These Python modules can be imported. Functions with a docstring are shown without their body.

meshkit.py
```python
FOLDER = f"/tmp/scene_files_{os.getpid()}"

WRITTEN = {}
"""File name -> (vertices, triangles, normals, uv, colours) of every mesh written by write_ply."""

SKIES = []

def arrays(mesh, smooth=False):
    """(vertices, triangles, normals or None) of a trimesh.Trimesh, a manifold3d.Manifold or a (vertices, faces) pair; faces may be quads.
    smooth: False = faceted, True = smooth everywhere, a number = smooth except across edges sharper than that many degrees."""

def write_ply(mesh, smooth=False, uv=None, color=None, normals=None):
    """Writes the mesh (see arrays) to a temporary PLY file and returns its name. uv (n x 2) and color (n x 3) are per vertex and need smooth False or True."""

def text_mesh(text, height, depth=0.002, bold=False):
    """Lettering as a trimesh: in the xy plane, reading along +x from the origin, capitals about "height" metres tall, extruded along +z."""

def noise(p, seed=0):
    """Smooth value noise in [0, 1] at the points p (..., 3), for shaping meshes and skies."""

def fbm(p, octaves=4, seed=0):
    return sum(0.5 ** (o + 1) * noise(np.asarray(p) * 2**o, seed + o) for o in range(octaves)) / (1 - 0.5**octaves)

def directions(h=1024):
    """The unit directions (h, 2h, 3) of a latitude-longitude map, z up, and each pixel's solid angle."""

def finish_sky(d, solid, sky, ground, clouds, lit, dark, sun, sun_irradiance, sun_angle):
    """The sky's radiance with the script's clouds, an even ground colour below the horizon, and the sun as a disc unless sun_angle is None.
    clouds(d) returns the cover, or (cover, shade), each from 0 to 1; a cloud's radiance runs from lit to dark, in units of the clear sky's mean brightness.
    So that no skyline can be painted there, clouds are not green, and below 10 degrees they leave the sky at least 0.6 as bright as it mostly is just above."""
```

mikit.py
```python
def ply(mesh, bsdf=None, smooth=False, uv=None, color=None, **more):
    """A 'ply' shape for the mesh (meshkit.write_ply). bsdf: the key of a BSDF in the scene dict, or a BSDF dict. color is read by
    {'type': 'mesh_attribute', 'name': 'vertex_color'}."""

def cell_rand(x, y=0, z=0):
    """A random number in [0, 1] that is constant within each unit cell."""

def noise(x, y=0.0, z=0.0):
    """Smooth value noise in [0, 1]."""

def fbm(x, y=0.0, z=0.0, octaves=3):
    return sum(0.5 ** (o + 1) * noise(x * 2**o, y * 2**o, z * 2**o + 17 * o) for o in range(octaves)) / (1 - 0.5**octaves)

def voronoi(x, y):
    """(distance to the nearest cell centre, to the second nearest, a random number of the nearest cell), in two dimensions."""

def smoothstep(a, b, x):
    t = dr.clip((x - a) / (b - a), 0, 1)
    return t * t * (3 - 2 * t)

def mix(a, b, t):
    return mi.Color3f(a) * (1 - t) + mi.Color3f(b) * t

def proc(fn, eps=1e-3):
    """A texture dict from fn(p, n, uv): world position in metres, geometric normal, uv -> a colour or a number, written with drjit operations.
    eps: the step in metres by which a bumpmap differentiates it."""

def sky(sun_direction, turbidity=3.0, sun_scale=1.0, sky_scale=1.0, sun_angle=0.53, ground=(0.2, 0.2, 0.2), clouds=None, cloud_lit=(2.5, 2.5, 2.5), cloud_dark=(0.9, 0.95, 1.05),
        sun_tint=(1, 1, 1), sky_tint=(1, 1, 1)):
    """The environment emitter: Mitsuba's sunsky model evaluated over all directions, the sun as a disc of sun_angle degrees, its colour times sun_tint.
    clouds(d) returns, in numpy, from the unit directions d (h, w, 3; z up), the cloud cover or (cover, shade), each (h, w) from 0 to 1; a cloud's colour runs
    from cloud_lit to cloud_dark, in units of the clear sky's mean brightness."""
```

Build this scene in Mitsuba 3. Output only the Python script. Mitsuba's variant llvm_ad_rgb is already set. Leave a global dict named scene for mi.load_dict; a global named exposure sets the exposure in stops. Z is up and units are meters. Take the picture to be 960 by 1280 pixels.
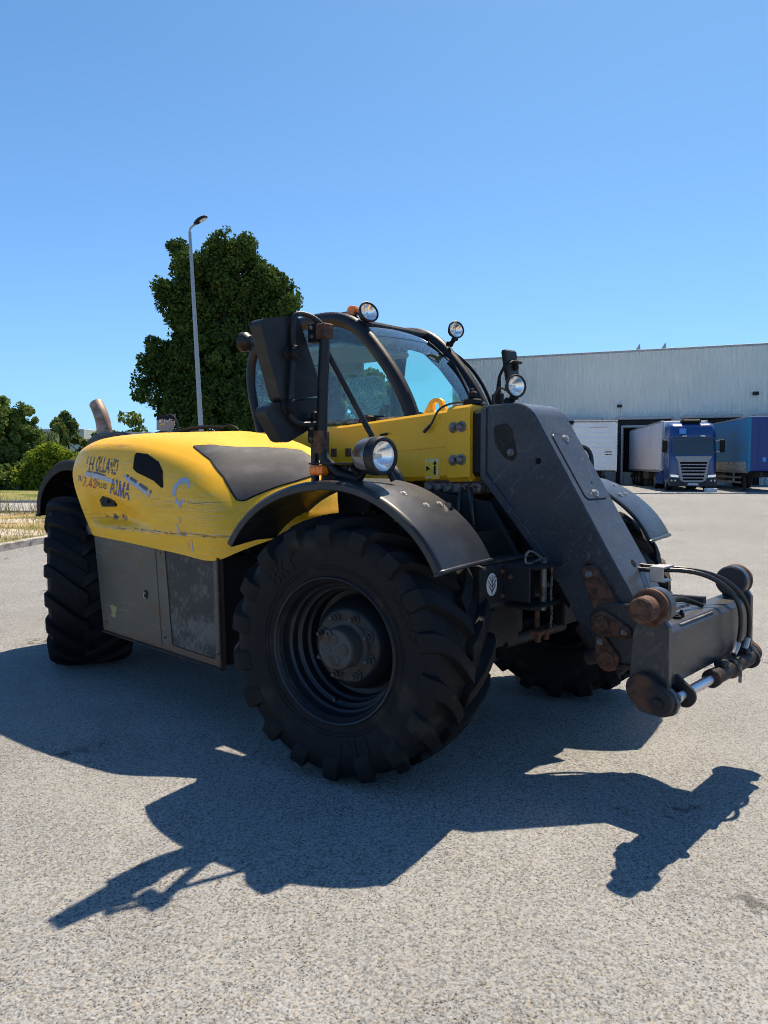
import math, random
import numpy as np, trimesh, manifold3d as m3, shapely
import shapely.geometry as sg, shapely.affinity as sa
import drjit as dr
import mitsuba as mi
import mikit, meshkit
from mikit import proc, noise, fbm, voronoi, cell_rand, smoothstep, mix, ply
from scipy.interpolate import make_interp_spline, LinearNDInterpolator

RNG = np.random.default_rng(11)
T = mi.ScalarTransform4f
# World frame: origin on the ground under the front axle of the machine, X forward, Y to its left, Z up.
# The surroundings are laid out in a frame turned so that "ahead" is the way the photographer faced.
AZ = math.radians(47.5)
EYE = np.array([2.555, -3.603, 1.5])
AHEAD = np.array([-math.cos(AZ), math.sin(AZ), 0.0])
RIGHT = np.array([math.sin(AZ), math.cos(AZ), 0.0])
PLACE = np.eye(4)
PLACE[:3, 0], PLACE[:3, 1], PLACE[:3, 3] = RIGHT, AHEAD, [EYE[0], EYE[1], 0.0]
PITCH = math.atan(60 / 961)
aim = EYE + AHEAD * math.cos(PITCH) + np.array([0, 0, -math.sin(PITCH)])

SUN = (-0.18, 0.545, 1.0)
exposure = 2.5
scene = {
    'camera': {'type': 'perspective', 'fov': 2 * math.degrees(math.atan(480 / 961)), 'fov_axis': 'x', 'near_clip': 0.05, 'far_clip': 3000.0,
               'to_world': T().look_at(origin=EYE.tolist(), target=aim.tolist(), up=[0, 0, 1])},
    'sky': mikit.sky(SUN, turbidity=3, ground=(0.27, 0.26, 0.24), sky_tint=(0.47, 0.665, 0.80)),
}
labels = {}


# ------------------------------------------------------------------ materials
def pr(color, rough=0.5, **k):
    return {'type': 'principled', 'base_color': color if isinstance(color, dict) else {'type': 'rgb', 'value': list(color)}, 'roughness': rough, **k}


def two(b):
    return {'type': 'twosided', 'bsdf': b}


def bump(b, fn, scale=1.0, eps=1e-3):
    return {'type': 'bumpmap', 'texture': proc(fn, eps), 'scale': scale, 'bsdf': b}


def mat(key, b, sides=True):
    scene[key] = two(b) if sides else b
    return key


def aggregate(p):
    """rough aggregate: three sizes of lumps"""
    x, y = 0.83 * p.x + 0.56 * p.y, 0.83 * p.y - 0.56 * p.x
    return 0.42 * noise(x * 135, y * 135, 3) + 0.36 * noise(p.x * 260, p.y * 260, 7) + 0.22 * noise(x * 520, y * 520, 9)


def asphalt_color(p, n, uv):
    h = aggregate(p)
    big = fbm(p.x * 0.35, p.y * 0.35, 0, 4)
    mid = fbm(p.x * 3, p.y * 3, 3, 4)
    a, b, r = voronoi(p.x * 120, p.y * 120)
    v = 0.132 + 0.155 * smoothstep(0.22, 0.76, h) + 0.07 * (r - 0.4) + 0.06 * (big - 0.5) + 0.06 * (mid - 0.5)
    hole = smoothstep(0.34, 0.24, h) * 0.5 + smoothstep(0.95, 0.97, r) * smoothstep(0.6, 0.3, a) * smoothstep(0.45, 0.65, noise(p.x * 6, p.y * 6, 9)) * 0.85
    spot = smoothstep(0.75, 0.81, fbm(p.x * 2.3 + 11, p.y * 2.3, 5, 4)) * smoothstep(0.4, 0.7, noise(p.x * 30, p.y * 30))
    v = v * (1 - 0.6 * spot) * (1 - dr.clip(hole, 0, 0.9))
    warm = cell_rand(dr.floor(p.x * 90), dr.floor(p.y * 90), 4)
    return mi.Color3f(0.945, 0.985, 0.945) * v * mix((1.0, 1.0, 1.03), (1.07, 0.98, 0.88), smoothstep(0.6, 1.0, warm))


def asphalt_height(p, n, uv):
    return 0.0075 * aggregate(p)


mat('m_asphalt', bump(pr(proc(asphalt_color), 0.75, specular=0.35), asphalt_height, 1.0, 1.5e-3))


def gauss_band(x, c, w):
    return dr.exp(-dr.square((x - c) / w))


def yellow_color(p, n, uv):
    base = mix((0.84, 0.435, 0.010), (0.79, 0.42, 0.016), fbm(p.x * 3, p.y * 3, p.z * 3, 3))
    side = smoothstep(0.55, 0.8, -n.y) * smoothstep(-0.95, -1.0, p.y)
    # scrapes run along the machine: stretched streaks in a few bands of the side panel
    streak = noise(p.x * 5, 3.0, p.z * 260) * 0.6 + noise(p.x * 17, 8.0, p.z * 420) * 0.4
    zl = 1.105 + 0.012 * (p.x + 2.4)
    band1 = gauss_band(p.z, zl - 0.02, 0.011) * smoothstep(-2.3, -2.0, p.x)
    band2 = gauss_band(p.z, 1.275, 0.035) * smoothstep(-1.75, -1.55, p.x)
    band3 = gauss_band(p.z, 1.628, 0.014) * smoothstep(-1.9, -2.1, p.x) * smoothstep(-2.62, -2.45, p.x)
    band4 = gauss_band(p.z, zl + 0.05, 0.03) * smoothstep(-1.8, -2.1, p.x)
    dark = smoothstep(0.60, 0.80, streak + 0.30 * band1 - 0.12) * band1 + smoothstep(0.66, 0.74, streak) * 0.75 * band2 + 1.2 * smoothstep(0.44, 0.60, streak) * band3 \
        + smoothstep(0.66, 0.74, streak) * 0.7 * band4
    blot = smoothstep(0.63, 0.68, fbm(p.x * 26, p.z * 26, 4, 3)) * (band4 + 0.6 * band1)
    pale = smoothstep(0.62, 0.72, noise(p.x * 9 + 40, 1.0, p.z * 310)) * smoothstep(0.5, 0.6, noise(p.x * 3, p.z * 16, 7)) * 0.35
    c = mix(base, (0.56, 0.47, 0.24), pale * side)
    c = mix(c, (0.52, 0.50, 0.47), smoothstep(0.64, 0.72, noise(p.x * 11, 2.0, p.z * 330)) * (band1 + band2 * 0.4) * side)
    return mix(c, (0.035, 0.033, 0.03), dr.clip((dark + blot) * side, 0, 1))


def grime(p, n, uv):
    return 0.28 + 0.28 * fbm(p.x * 7, p.y * 7, p.z * 7, 4)


mat('m_yellow', pr(proc(yellow_color), proc(grime), specular=0.35, clearcoat=0.12, clearcoat_gloss=0.85))


def dusty(base, dust, f=6.0, lo=0.5, hi=0.8, streak=0.0):
    def fn(p, n, uv):
        d = fbm(p.x * f, p.y * f, p.z * f, 5)
        s = smoothstep(0.66, 0.8, noise(p.x * 9, p.y * 9, p.z * 190)) * streak
        return mix(base, dust, dr.clip(smoothstep(lo, hi, d) + s, 0, 1))
    return proc(fn)


def rough_var(a, b, f=9.0):
    def fn(p, n, uv):
        return a + b * fbm(p.x * f, p.y * f, p.z * f, 4)
    return proc(fn)


def scuffed(base, light, f=1.0):
    def fn(p, n, uv):
        d = fbm(p.x * 7, p.y * 7, p.z * 7, 5)
        e = fbm(p.x * 60, p.y * 60, p.z * 60, 3)
        s1 = smoothstep(0.80, 0.86, noise((p.x + p.z) * 5, p.y * 120, (p.x - p.z) * 50))
        s2 = smoothstep(0.82, 0.87, noise((p.x - p.y) * 95, (p.x + p.y + p.z) * 4, p.z * 14))
        chip = smoothstep(0.76, 0.80, fbm(p.x * 30, p.y * 30, p.z * 30, 3))
        return mix(base, light, dr.clip(0.30 * d + 0.25 * (e - 0.4) + (0.25 * s1 + 0.25 * s2 + 0.4 * chip) * f, 0, 1))
    return proc(fn)


def rust_color(p, n, uv):
    d = fbm(p.x * 34, p.y * 34, p.z * 34, 4)
    e = fbm(p.x * 120, p.y * 120, p.z * 120, 3)
    c = mix((0.048, 0.024, 0.016), (0.125, 0.055, 0.030), smoothstep(0.3, 0.7, d))
    return mix(c, (0.15, 0.085, 0.055), 0.6 * smoothstep(0.58, 0.72, e))


mat('m_rust', pr(proc(rust_color), 0.75, specular=0.35))


def rusty_black(base, rust, cover):
    def fn(p, n, uv):
        d = fbm(p.x * 9, p.y * 9, p.z * 9, 5)
        e = fbm(p.x * 45, p.y * 45, p.z * 45, 3)
        return mix(base, rust, smoothstep(cover, cover + 0.16, 0.75 * d + 0.25 * e))
    return proc(fn)


mat('m_frame', pr(rusty_black((0.016, 0.017, 0.019), (0.034, 0.022, 0.017), 0.58), rough_var(0.40, 0.3), specular=0.2))
mat('m_frame_rusty', pr(rusty_black((0.026, 0.023, 0.022), (0.085, 0.042, 0.026), 0.50), rough_var(0.5, 0.3), specular=0.22))
mat('m_nose', pr(scuffed((0.030, 0.034, 0.042), (0.12, 0.125, 0.13)), rough_var(0.24, 0.12), specular=0.4))
mat('m_carriage', pr(scuffed((0.022, 0.024, 0.029), (0.085, 0.083, 0.082)), rough_var(0.26, 0.15), specular=0.35))
mat('m_fender', pr(dusty((0.016, 0.018, 0.022), (0.031, 0.034, 0.038), 7, 0.40, 0.8), rough_var(0.27, 0.16), specular=0.42))
mat('m_plastic', pr(dusty((0.011, 0.012, 0.014), (0.022, 0.0225, 0.024), 8), 0.45, specular=0.3))
mat('m_black', pr((0.010, 0.010, 0.011), 0.6, specular=0.2))


def patch_color(p, n, uv):
    d = fbm(p.x * 6, p.y * 6, p.z * 6, 5)
    g = cell_rand(dr.floor(p.x * 260), dr.floor(p.y * 260), dr.floor(p.z * 260))
    return mix((0.020, 0.021, 0.024), (0.075, 0.075, 0.075), dr.clip(smoothstep(0.42, 0.7, d) * 0.8 + 0.12 * g, 0, 1))


mat('m_patch', pr(proc(patch_color), 0.5, specular=0.5))


def panel_color(p, n, uv):
    d = fbm(p.x * 4, p.y * 4, p.z * 4, 4)
    c = mix((0.058, 0.058, 0.050), (0.078, 0.077, 0.066), smoothstep(0.3, 0.75, d))
    s = smoothstep(0.76, 0.84, noise(p.x * 5, 5, p.z * 210)) * smoothstep(0.55, 0.7, fbm(p.x * 2.5, 2, p.z * 5, 3))
    c = mix(c, (0.20, 0.19, 0.17), s * 0.55)
    r = smoothstep(0.50, 0.62, 0.7 * fbm(p.x * 10, 1, p.z * 26, 4) + 0.3 * fbm(p.x * 60, 1, p.z * 60, 3) + 0.26 * smoothstep(0.47, 0.37, p.z) + 0.24 * smoothstep(-1.03, -0.97, p.x) - 0.07)
    c = mix(c, (0.085, 0.045, 0.028), 0.85 * r)
    lichen = smoothstep(0.045, 0.02, dr.sqrt(dr.square(p.x + 2.16) + dr.square(p.z - 0.535)) + 0.05 * (noise(p.x * 50, 0, p.z * 50) - 0.5))
    return mix(c, (0.30, 0.27, 0.10), 0.8 * lichen)


mat('m_panel', pr(proc(panel_color), 0.45, specular=0.45))


def tank_color(p, n, uv):
    d = fbm(p.x * 6, p.y * 6, p.z * 9, 4)
    e = fbm(p.x * 70, 3, p.z * 40, 3)
    s = noise(p.x * 90, 2, p.z * 7)
    patch = smoothstep(0.44, 0.66, 0.66 * d + 0.26 * e + 0.06 * s + 0.09 * smoothstep(0.75, 0.5, p.z))
    return mix((0.020, 0.021, 0.024), (0.125, 0.118, 0.108), patch * (0.35 + 0.65 * e))


mat('m_tank', pr(proc(tank_color), 0.55, specular=0.4))


def tyre_color(p, n, uv):
    d = fbm(p.x * 8, p.y * 8, p.z * 8, 4)
    return mix((0.0065, 0.007, 0.0085), (0.024, 0.021, 0.018), smoothstep(0.55, 0.8, d))


mat('m_tyre', bump(pr(proc(tyre_color), 0.66, specular=0.22), lambda p, n, uv: 0.0012 * fbm(p.x * 60, p.y * 60, p.z * 60, 3), 1.0))
mat('m_rim', pr(dusty((0.010, 0.012, 0.017), (0.028, 0.027, 0.027), 7, 0.5, 0.8), 0.42, specular=0.4))
mat('m_hub', pr(dusty((0.058, 0.058, 0.056), (0.06, 0.034, 0.024), 22, 0.56, 0.7), 0.6, specular=0.3))
mat('m_steel', {'type': 'roughconductor', 'material': 'Cr', 'alpha': 0.16})
mat('m_chrome', {'type': 'roughconductor', 'material': 'Ag', 'alpha': 0.05})
mat('m_zinc', pr((0.42, 0.41, 0.39), 0.38, metallic=0.8))
mat('m_zinc_dull', pr(dusty((0.20, 0.19, 0.18), (0.10, 0.065, 0.045), 40, 0.5, 0.65), 0.5, metallic=0.5))
mat('m_hose', pr((0.014, 0.014, 0.015), 0.38))
mat('m_exhaust', pr(dusty((0.34, 0.25, 0.19), (0.20, 0.13, 0.085), 14, 0.45, 0.7), 0.55, metallic=0.3))
mat('m_orange', pr((0.80, 0.16, 0.004), 0.16, specular=0.6, clearcoat=0.6))
mat('m_lens_grey', pr((0.10, 0.105, 0.11), 0.12, specular=0.6, clearcoat=1.0))
mat('m_white', pr(dusty((0.62, 0.62, 0.60), (0.45, 0.44, 0.41), 5), 0.4))
mat('m_decal_white', pr((0.55, 0.56, 0.58), 0.45))
mat('m_decal_navy', pr((0.055, 0.054, 0.085), 0.45))
mat('m_decal_blue', pr((0.06, 0.06, 0.20), 0.45))
mat('m_decal_silver', pr((0.33, 0.36, 0.42), 0.4))
mat('m_decal_red', pr((0.36, 0.05, 0.035), 0.45))
mat('m_decal_yellow', pr((0.75, 0.48, 0.03), 0.45))
mat('m_emblem', pr((0.48, 0.48, 0.47), 0.35))
mat('m_sign_grey', pr(dusty((0.33, 0.30, 0.26), (0.24, 0.22, 0.19), 9), 0.6))
scene['m_glass'] = {'type': 'thindielectric', 'int_ior': 1.5, 'specular_transmittance': {'type': 'rgb', 'value': [0.64, 0.91, 0.83]}}
scene['m_clear'] = {'type': 'thindielectric', 'int_ior': 1.5}
mat('m_liner', pr((0.24, 0.24, 0.23), 0.8))
mat('m_seat', pr((0.03, 0.03, 0.033), 0.7))
mat('m_mirror', {'type': 'roughconductor', 'material': 'Al', 'alpha': 0.02})


# ------------------------------------------------------------------ geometry helpers
def add(key, mesh, bsdf, smooth=30, label=None, cat=None, group=None, kind=None, frame=None, **more):
    if isinstance(mesh, list):      # alike pieces: one part each
        return [add(key, m, bsdf, smooth, label, cat, group, kind, frame, **more) for m in mesh][0]
    if frame is not None:
        mesh = as_mesh(mesh).copy()
        mesh.apply_transform(frame)
    base, i = key, 0
    while key in scene:
        i += 1
        key = f'{base}_{i:03d}'
    scene[key] = ply(mesh, bsdf, smooth=smooth, **more)
    tag(key, label, cat, group, kind)
    return key


def tag(key, label=None, cat=None, group=None, kind=None):
    d = {k: v for k, v in dict(label=label, category=cat, group=group, kind=kind).items() if v}
    if d:
        labels[key] = d


TAKEN = set()


def new(base):
    i, key = 0, base
    while key in TAKEN or key in scene:
        i += 1
        key = f'{base}_{i:03d}'
    TAKEN.add(key)
    return key


def as_mesh(m):
    if hasattr(m, 'to_mesh'):
        q = m.to_mesh()
        return trimesh.Trimesh(np.array(q.vert_properties[:, :3]), np.array(q.tri_verts), process=False)
    if isinstance(m, tuple):
        v, f, _ = meshkit.arrays(m)
        return trimesh.Trimesh(v, f, process=False)
    return m


def join(*ms):
    return trimesh.util.concatenate([as_mesh(m) for m in ms])


def hull(pts):
    return as_mesh(m3.Manifold.hull_points(np.asarray(pts, float)))


def rbox(x0, x1, y0, y1, z0, z1, b=0.006):
    c, h = np.array([x0 + x1, y0 + y1, z0 + z1]) / 2, np.abs(np.array([x1 - x0, y1 - y0, z1 - z0])) / 2
    b = min(b, h.min() * 0.9)
    pts = []
    for sx in (-1, 1):
        for sy in (-1, 1):
            for sz in (-1, 1):
                s = np.array([sx, sy, sz])
                for k in range(3):
                    o = h - b
                    o[k] = h[k]
                    pts.append(c + s * o)
    return hull(pts)


def grid_faces(n, m, close_m=False, close_n=False):
    a = np.arange(n * m).reshape(n, m)
    if close_m:
        a = np.hstack([a, a[:, :1]])
    if close_n:
        a = np.vstack([a, a[:1]])
    q = np.stack([a[:-1, :-1], a[:-1, 1:], a[1:, 1:], a[1:, :-1]], -1).reshape(-1, 4)
    return np.vstack([q[:, [0, 1, 2]], q[:, [0, 2, 3]]])


def outward(m):
    if m.is_watertight and m.volume < 0:
        m.invert()
    return m


def loft(rings, caps=True):
    r = np.asarray(rings, float)
    n, k = r.shape[:2]
    v, f = r.reshape(-1, 3), grid_faces(n, k, close_m=True)
    if caps:
        for base, ring in ((0, r[0]), ((n - 1) * k, r[-1])):
            c = len(v)
            v = np.vstack([v, ring.mean(0)])
            i = np.arange(k)
            t = np.stack([base + i, base + (i + 1) % k, np.full(k, c)], 1)
            f = np.vstack([f, t if base else t[:, ::-1]])
    return outward(trimesh.Trimesh(v, f, process=False))


def smooth_path(pts, n=24):
    p = np.asarray(pts, float)
    t = np.r_[0, np.cumsum(np.linalg.norm(np.diff(p, axis=0), axis=1))]
    return make_interp_spline(t, p, k=min(3, len(p) - 1))(np.linspace(0, t[-1], n))


def tube(pts, r, sides=10, n=None, caps=True, flat=None):
    p = smooth_path(pts, n) if n else np.asarray(pts, float)
    r = np.atleast_1d(np.asarray(r, float))
    r = np.interp(np.linspace(0, 1, len(p)), np.linspace(0, 1, len(r)), r)
    d = np.gradient(p, axis=0)
    d /= np.linalg.norm(d, axis=1, keepdims=True) + 1e-12
    a = np.cross(d[0], [0, 0, 1] if abs(d[0][2]) < 0.9 else [1, 0, 0])
    rings, ang = [], np.arange(sides) * 2 * math.pi / sides + math.pi / sides
    for i in range(len(p)):
        a = a - d[i] * (a @ d[i])
        a /= np.linalg.norm(a)
        b = np.cross(d[i], a)
        s = 1.0
        if 0 < i < len(p) - 1:
            e = p[i] - p[i - 1]
            e = e / (np.linalg.norm(e) + 1e-12)
            s = 1 / max(0.6, e @ d[i])
        rings.append(p[i] + s * r[i] * (np.cos(ang)[:, None] * a + np.sin(ang)[:, None] * b))
    return loft(rings, caps)


def frame_to(d, pos=(0, 0, 0), roll=0.0):
    """matrix taking z to d and the origin to pos"""
    z = np.asarray(d, float) / np.linalg.norm(d)
    x = np.cross([0, 0, 1.0] if abs(z[2]) < 0.95 else [0, 1.0, 0], z)
    x /= np.linalg.norm(x)
    y = np.cross(z, x)
    c, s = math.cos(roll), math.sin(roll)
    M = np.eye(4)
    M[:3, 0], M[:3, 1], M[:3, 2], M[:3, 3] = c * x + s * y, c * y - s * x, z, pos
    return M


def lathe(profile, d=(0, 0, 1), pos=(0, 0, 0), n=28):
    """profile: (radius, height) pairs turned round the axis d"""
    p = np.asarray(profile, float)
    ang = np.arange(n) * 2 * math.pi / n
    v = np.stack([p[:, None, 0] * np.cos(ang), p[:, None, 0] * np.sin(ang), np.broadcast_to(p[:, None, 1], (len(p), n))], -1).reshape(-1, 3)
    m = trimesh.Trimesh(v, grid_faces(len(p), n, close_m=True), process=False)
    m.apply_transform(frame_to(d, pos))
    return m


def cyl(p0, p1, r, n=20, b=0.003):
    p0, p1 = np.asarray(p0, float), np.asarray(p1, float)
    L = np.linalg.norm(p1 - p0)
    b = min(b, L / 3, r / 2)
    return lathe([(0, 0), (r - b, 0), (r, b), (r, L - b), (r - b, L), (0, L)], p1 - p0, p0, n)


def bolt(pos, d, r=0.012, h=0.010, n=6):
    return lathe([(0, 0), (r, 0), (r, h * 0.8), (r * 0.85, h), (r * 0.5, h), (r * 0.5, h * 1.5), (0, h * 1.5)], d, pos, n)


def prism(poly, a0, a1, axis='y', b=0.004, holes=(), soft=0):
    """a polygon of (p, q) pairs extruded from a0 to a1 with chamfered rims; axis y: (x, z), axis x: (y, z), axis z: (x, y)"""
    P = sg.Polygon(poly, holes)
    P = sg.polygon.orient(P)
    inner = P.buffer(-b, join_style='mitre')
    simple = b > 0 and inner.geom_type == 'Polygon' and len(inner.exterior.coords) == len(P.exterior.coords) and not holes
    if simple:
        o = np.array(P.exterior.coords)[:-1]
        i = np.array(sg.polygon.orient(inner).exterior.coords)[:-1]
        k = np.argmin([((np.roll(i, -j, 0) - o) ** 2).sum() for j in range(len(o))])
        i = np.roll(i, -k, 0)
        ts = np.linspace(0, math.pi / 2, soft + 2)
        low_r = [np.c_[i + (o - i) * math.sin(t), np.full(len(i), a0 + b * (1 - math.cos(t)))] for t in ts]
        rings = low_r + [np.c_[r[:, :2], np.full(len(i), a0 + a1 - r[0, 2])] for r in low_r[::-1]]
        m = loft(rings, caps=False)
        v2, f2 = trimesh.creation.triangulate_polygon(sg.Polygon(i), engine='earcut')
        low = trimesh.Trimesh(np.c_[v2, np.full(len(v2), a0)], f2[:, ::-1], process=False)
        top = trimesh.Trimesh(np.c_[v2, np.full(len(v2), a1)], f2, process=False)
        m = trimesh.util.concatenate([m, low, top])
        m.merge_vertices()
    else:
        m = trimesh.creation.extrude_polygon(P, a1 - a0, engine='earcut')
        m.apply_translation([0, 0, a0])
    v = m.vertices.copy()
    if axis == 'y':
        v = v[:, [0, 2, 1]]
    elif axis == 'x':
        v = v[:, [2, 0, 1]]
    m = trimesh.Trimesh(v, m.faces, process=False)
    if m.volume < 0:
        m.invert()
    return m


def round_poly(pts, r, q=4):
    p = sg.Polygon(pts)
    return np.array(p.buffer(-r, join_style='mitre').buffer(r, quad_segs=q).exterior.coords)[:-1]


def disc_poly(cx, cy, r, n=24, sy=1.0):
    a = np.arange(n) * 2 * math.pi / n
    return np.c_[cx + r * np.cos(a), cy + sy * r * np.sin(a)]


def link_poly(a, b, ra, rb):
    """outline of a plate with round ends"""
    return np.array(sg.MultiPoint([tuple(x) for x in np.vstack([disc_poly(*a, ra), disc_poly(*b, rb)])]).convex_hull.exterior.coords)[:-1]


def fine_flat(P, size):
    """a shapely polygon as finely divided flat triangles (v2, f)"""
    vs, fs, k = [], [], 0
    for g in getattr(P, 'geoms', [P]):
        if g.area < 1e-9:
            continue
        v, f = trimesh.creation.triangulate_polygon(g, engine='earcut')
        v, f = trimesh.remesh.subdivide_to_size(np.c_[v, np.zeros(len(v))], f, size)
        vs.append(v[:, :2])
        fs.append(f + k)
        k += len(v)
    return np.vstack(vs), np.vstack(fs)


def text_poly(text, height, bold=True):
    m = meshkit.text_mesh(text, height, 0.01, bold)
    top = m.faces[(m.face_normals[:, 2] > 0.9)]
    return shapely.union_all([sg.Polygon(m.vertices[t][:, :2]).buffer(1e-5) for t in top])


# ------------------------------------------------------------------ ground
def ground_sheet(x0, x1, y0, y1, z, frame=PLACE):
    v = np.array([[x0, y0, z], [x1, y0, z], [x1, y1, z], [x0, y1, z]], float)
    return trimesh.Trimesh(v, [[0, 1, 2], [0, 2, 3]], process=False)


add('ground', ground_sheet(-1500, 1500, -1500, 1500, 0.0), 'm_asphalt', smooth=False, frame=PLACE, kind='structure', label='sunlit grey asphalt yard with coarse pale aggregate')


def dry_color(p, n, uv):
    d = fbm(p.x * 0.9, p.y * 0.9, 0, 4)
    e = noise(p.x * 14, p.y * 14)
    c = mix((0.30, 0.235, 0.115), (0.15, 0.15, 0.05), smoothstep(0.42, 0.62, d))
    return mix(c, (0.36, 0.32, 0.25), smoothstep(0.55, 0.7, fbm(p.x * 0.7 + 30, p.y * 0.7, 2, 3))) * (0.75 + 0.5 * e)


mat('m_verge', bump(pr(proc(dry_color), 0.95, specular=0.1), lambda p, n, uv: 0.05 * fbm(p.x * 8, p.y * 8, 0, 3), 1.0, 1e-2))
mat('m_road', pr(dusty((0.19, 0.185, 0.175), (0.25, 0.24, 0.225), 2, 0.4, 0.7), 0.9))
mat('m_kerb', pr(dusty((0.31, 0.295, 0.265), (0.19, 0.175, 0.15), 9, 0.45, 0.65), 0.9))
mat('m_grass', pr(dusty((0.075, 0.10, 0.022), (0.17, 0.155, 0.06), 0.8, 0.4, 0.65), 0.95, specular=0.1))


def verge_edge(y):
    return -6.55 + 0.10 * (y - 13.1)


def strip_poly(y0, y1, z, far_left=-90):
    return prism([(far_left, y0), (verge_edge(y0) - 0.15, y0), (verge_edge(y1) - 0.15, y1), (far_left, y1)], -0.2, z, 'z', 0)


add('verge', strip_poly(3, 22.2, 0.10), 'm_verge', smooth=False, frame=PLACE, kind='structure', label='strip of dry straw-coloured grass beside the yard')
add('road', strip_poly(22.35, 28.6, 0.06), 'm_road', smooth=False, frame=PLACE, kind='structure', label='pale grey access road beyond the dry verge')
add('lawn', strip_poly(28.75, 160, 0.12), 'm_grass', smooth=False, frame=PLACE, kind='structure', label='green and yellowing grass in front of the bushes')
for a, b, nm in ((3, 40, 'kerb'),):
    stones, y = [], a
    while y < b:
        stones.append(prism([(verge_edge(y) - 0.15, y), (verge_edge(y), y), (verge_edge(y + 0.98), y + 0.98), (verge_edge(y + 0.98) - 0.15, y + 0.98)], -0.1, 0.13 + RNG.uniform(-.006, .006), 'z', 0.012))
        y += 1.0
    for i, s in enumerate(stones):
        add(f'kerb__kerb_stone_{i:03d}' if i else 'kerb__kerb_stone', s, 'm_kerb', smooth=False, frame=PLACE)
labels['kerb'] = {'kind': 'structure', 'label': 'weathered concrete kerb along the dry verge'}
for y in (22.2, 28.6):
    add('road_edging', prism([(-60, y), (verge_edge(y) - 0.16, y), (verge_edge(y) - 0.16, y + 0.15), (-60, y + 0.15)], -0.1, 0.16, 'z', 0.01), 'm_kerb', smooth=False, frame=PLACE, kind='structure')
add('drain_channel', prism([(4, 38.6), (60, 38.6), (60, 38.95), (4, 38.95)], -0.05, 0.05, 'z', 0.01), 'm_kerb', smooth=False, frame=PLACE, kind='structure',
    label='pale concrete channel across the yard in front of the lorries')


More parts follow.
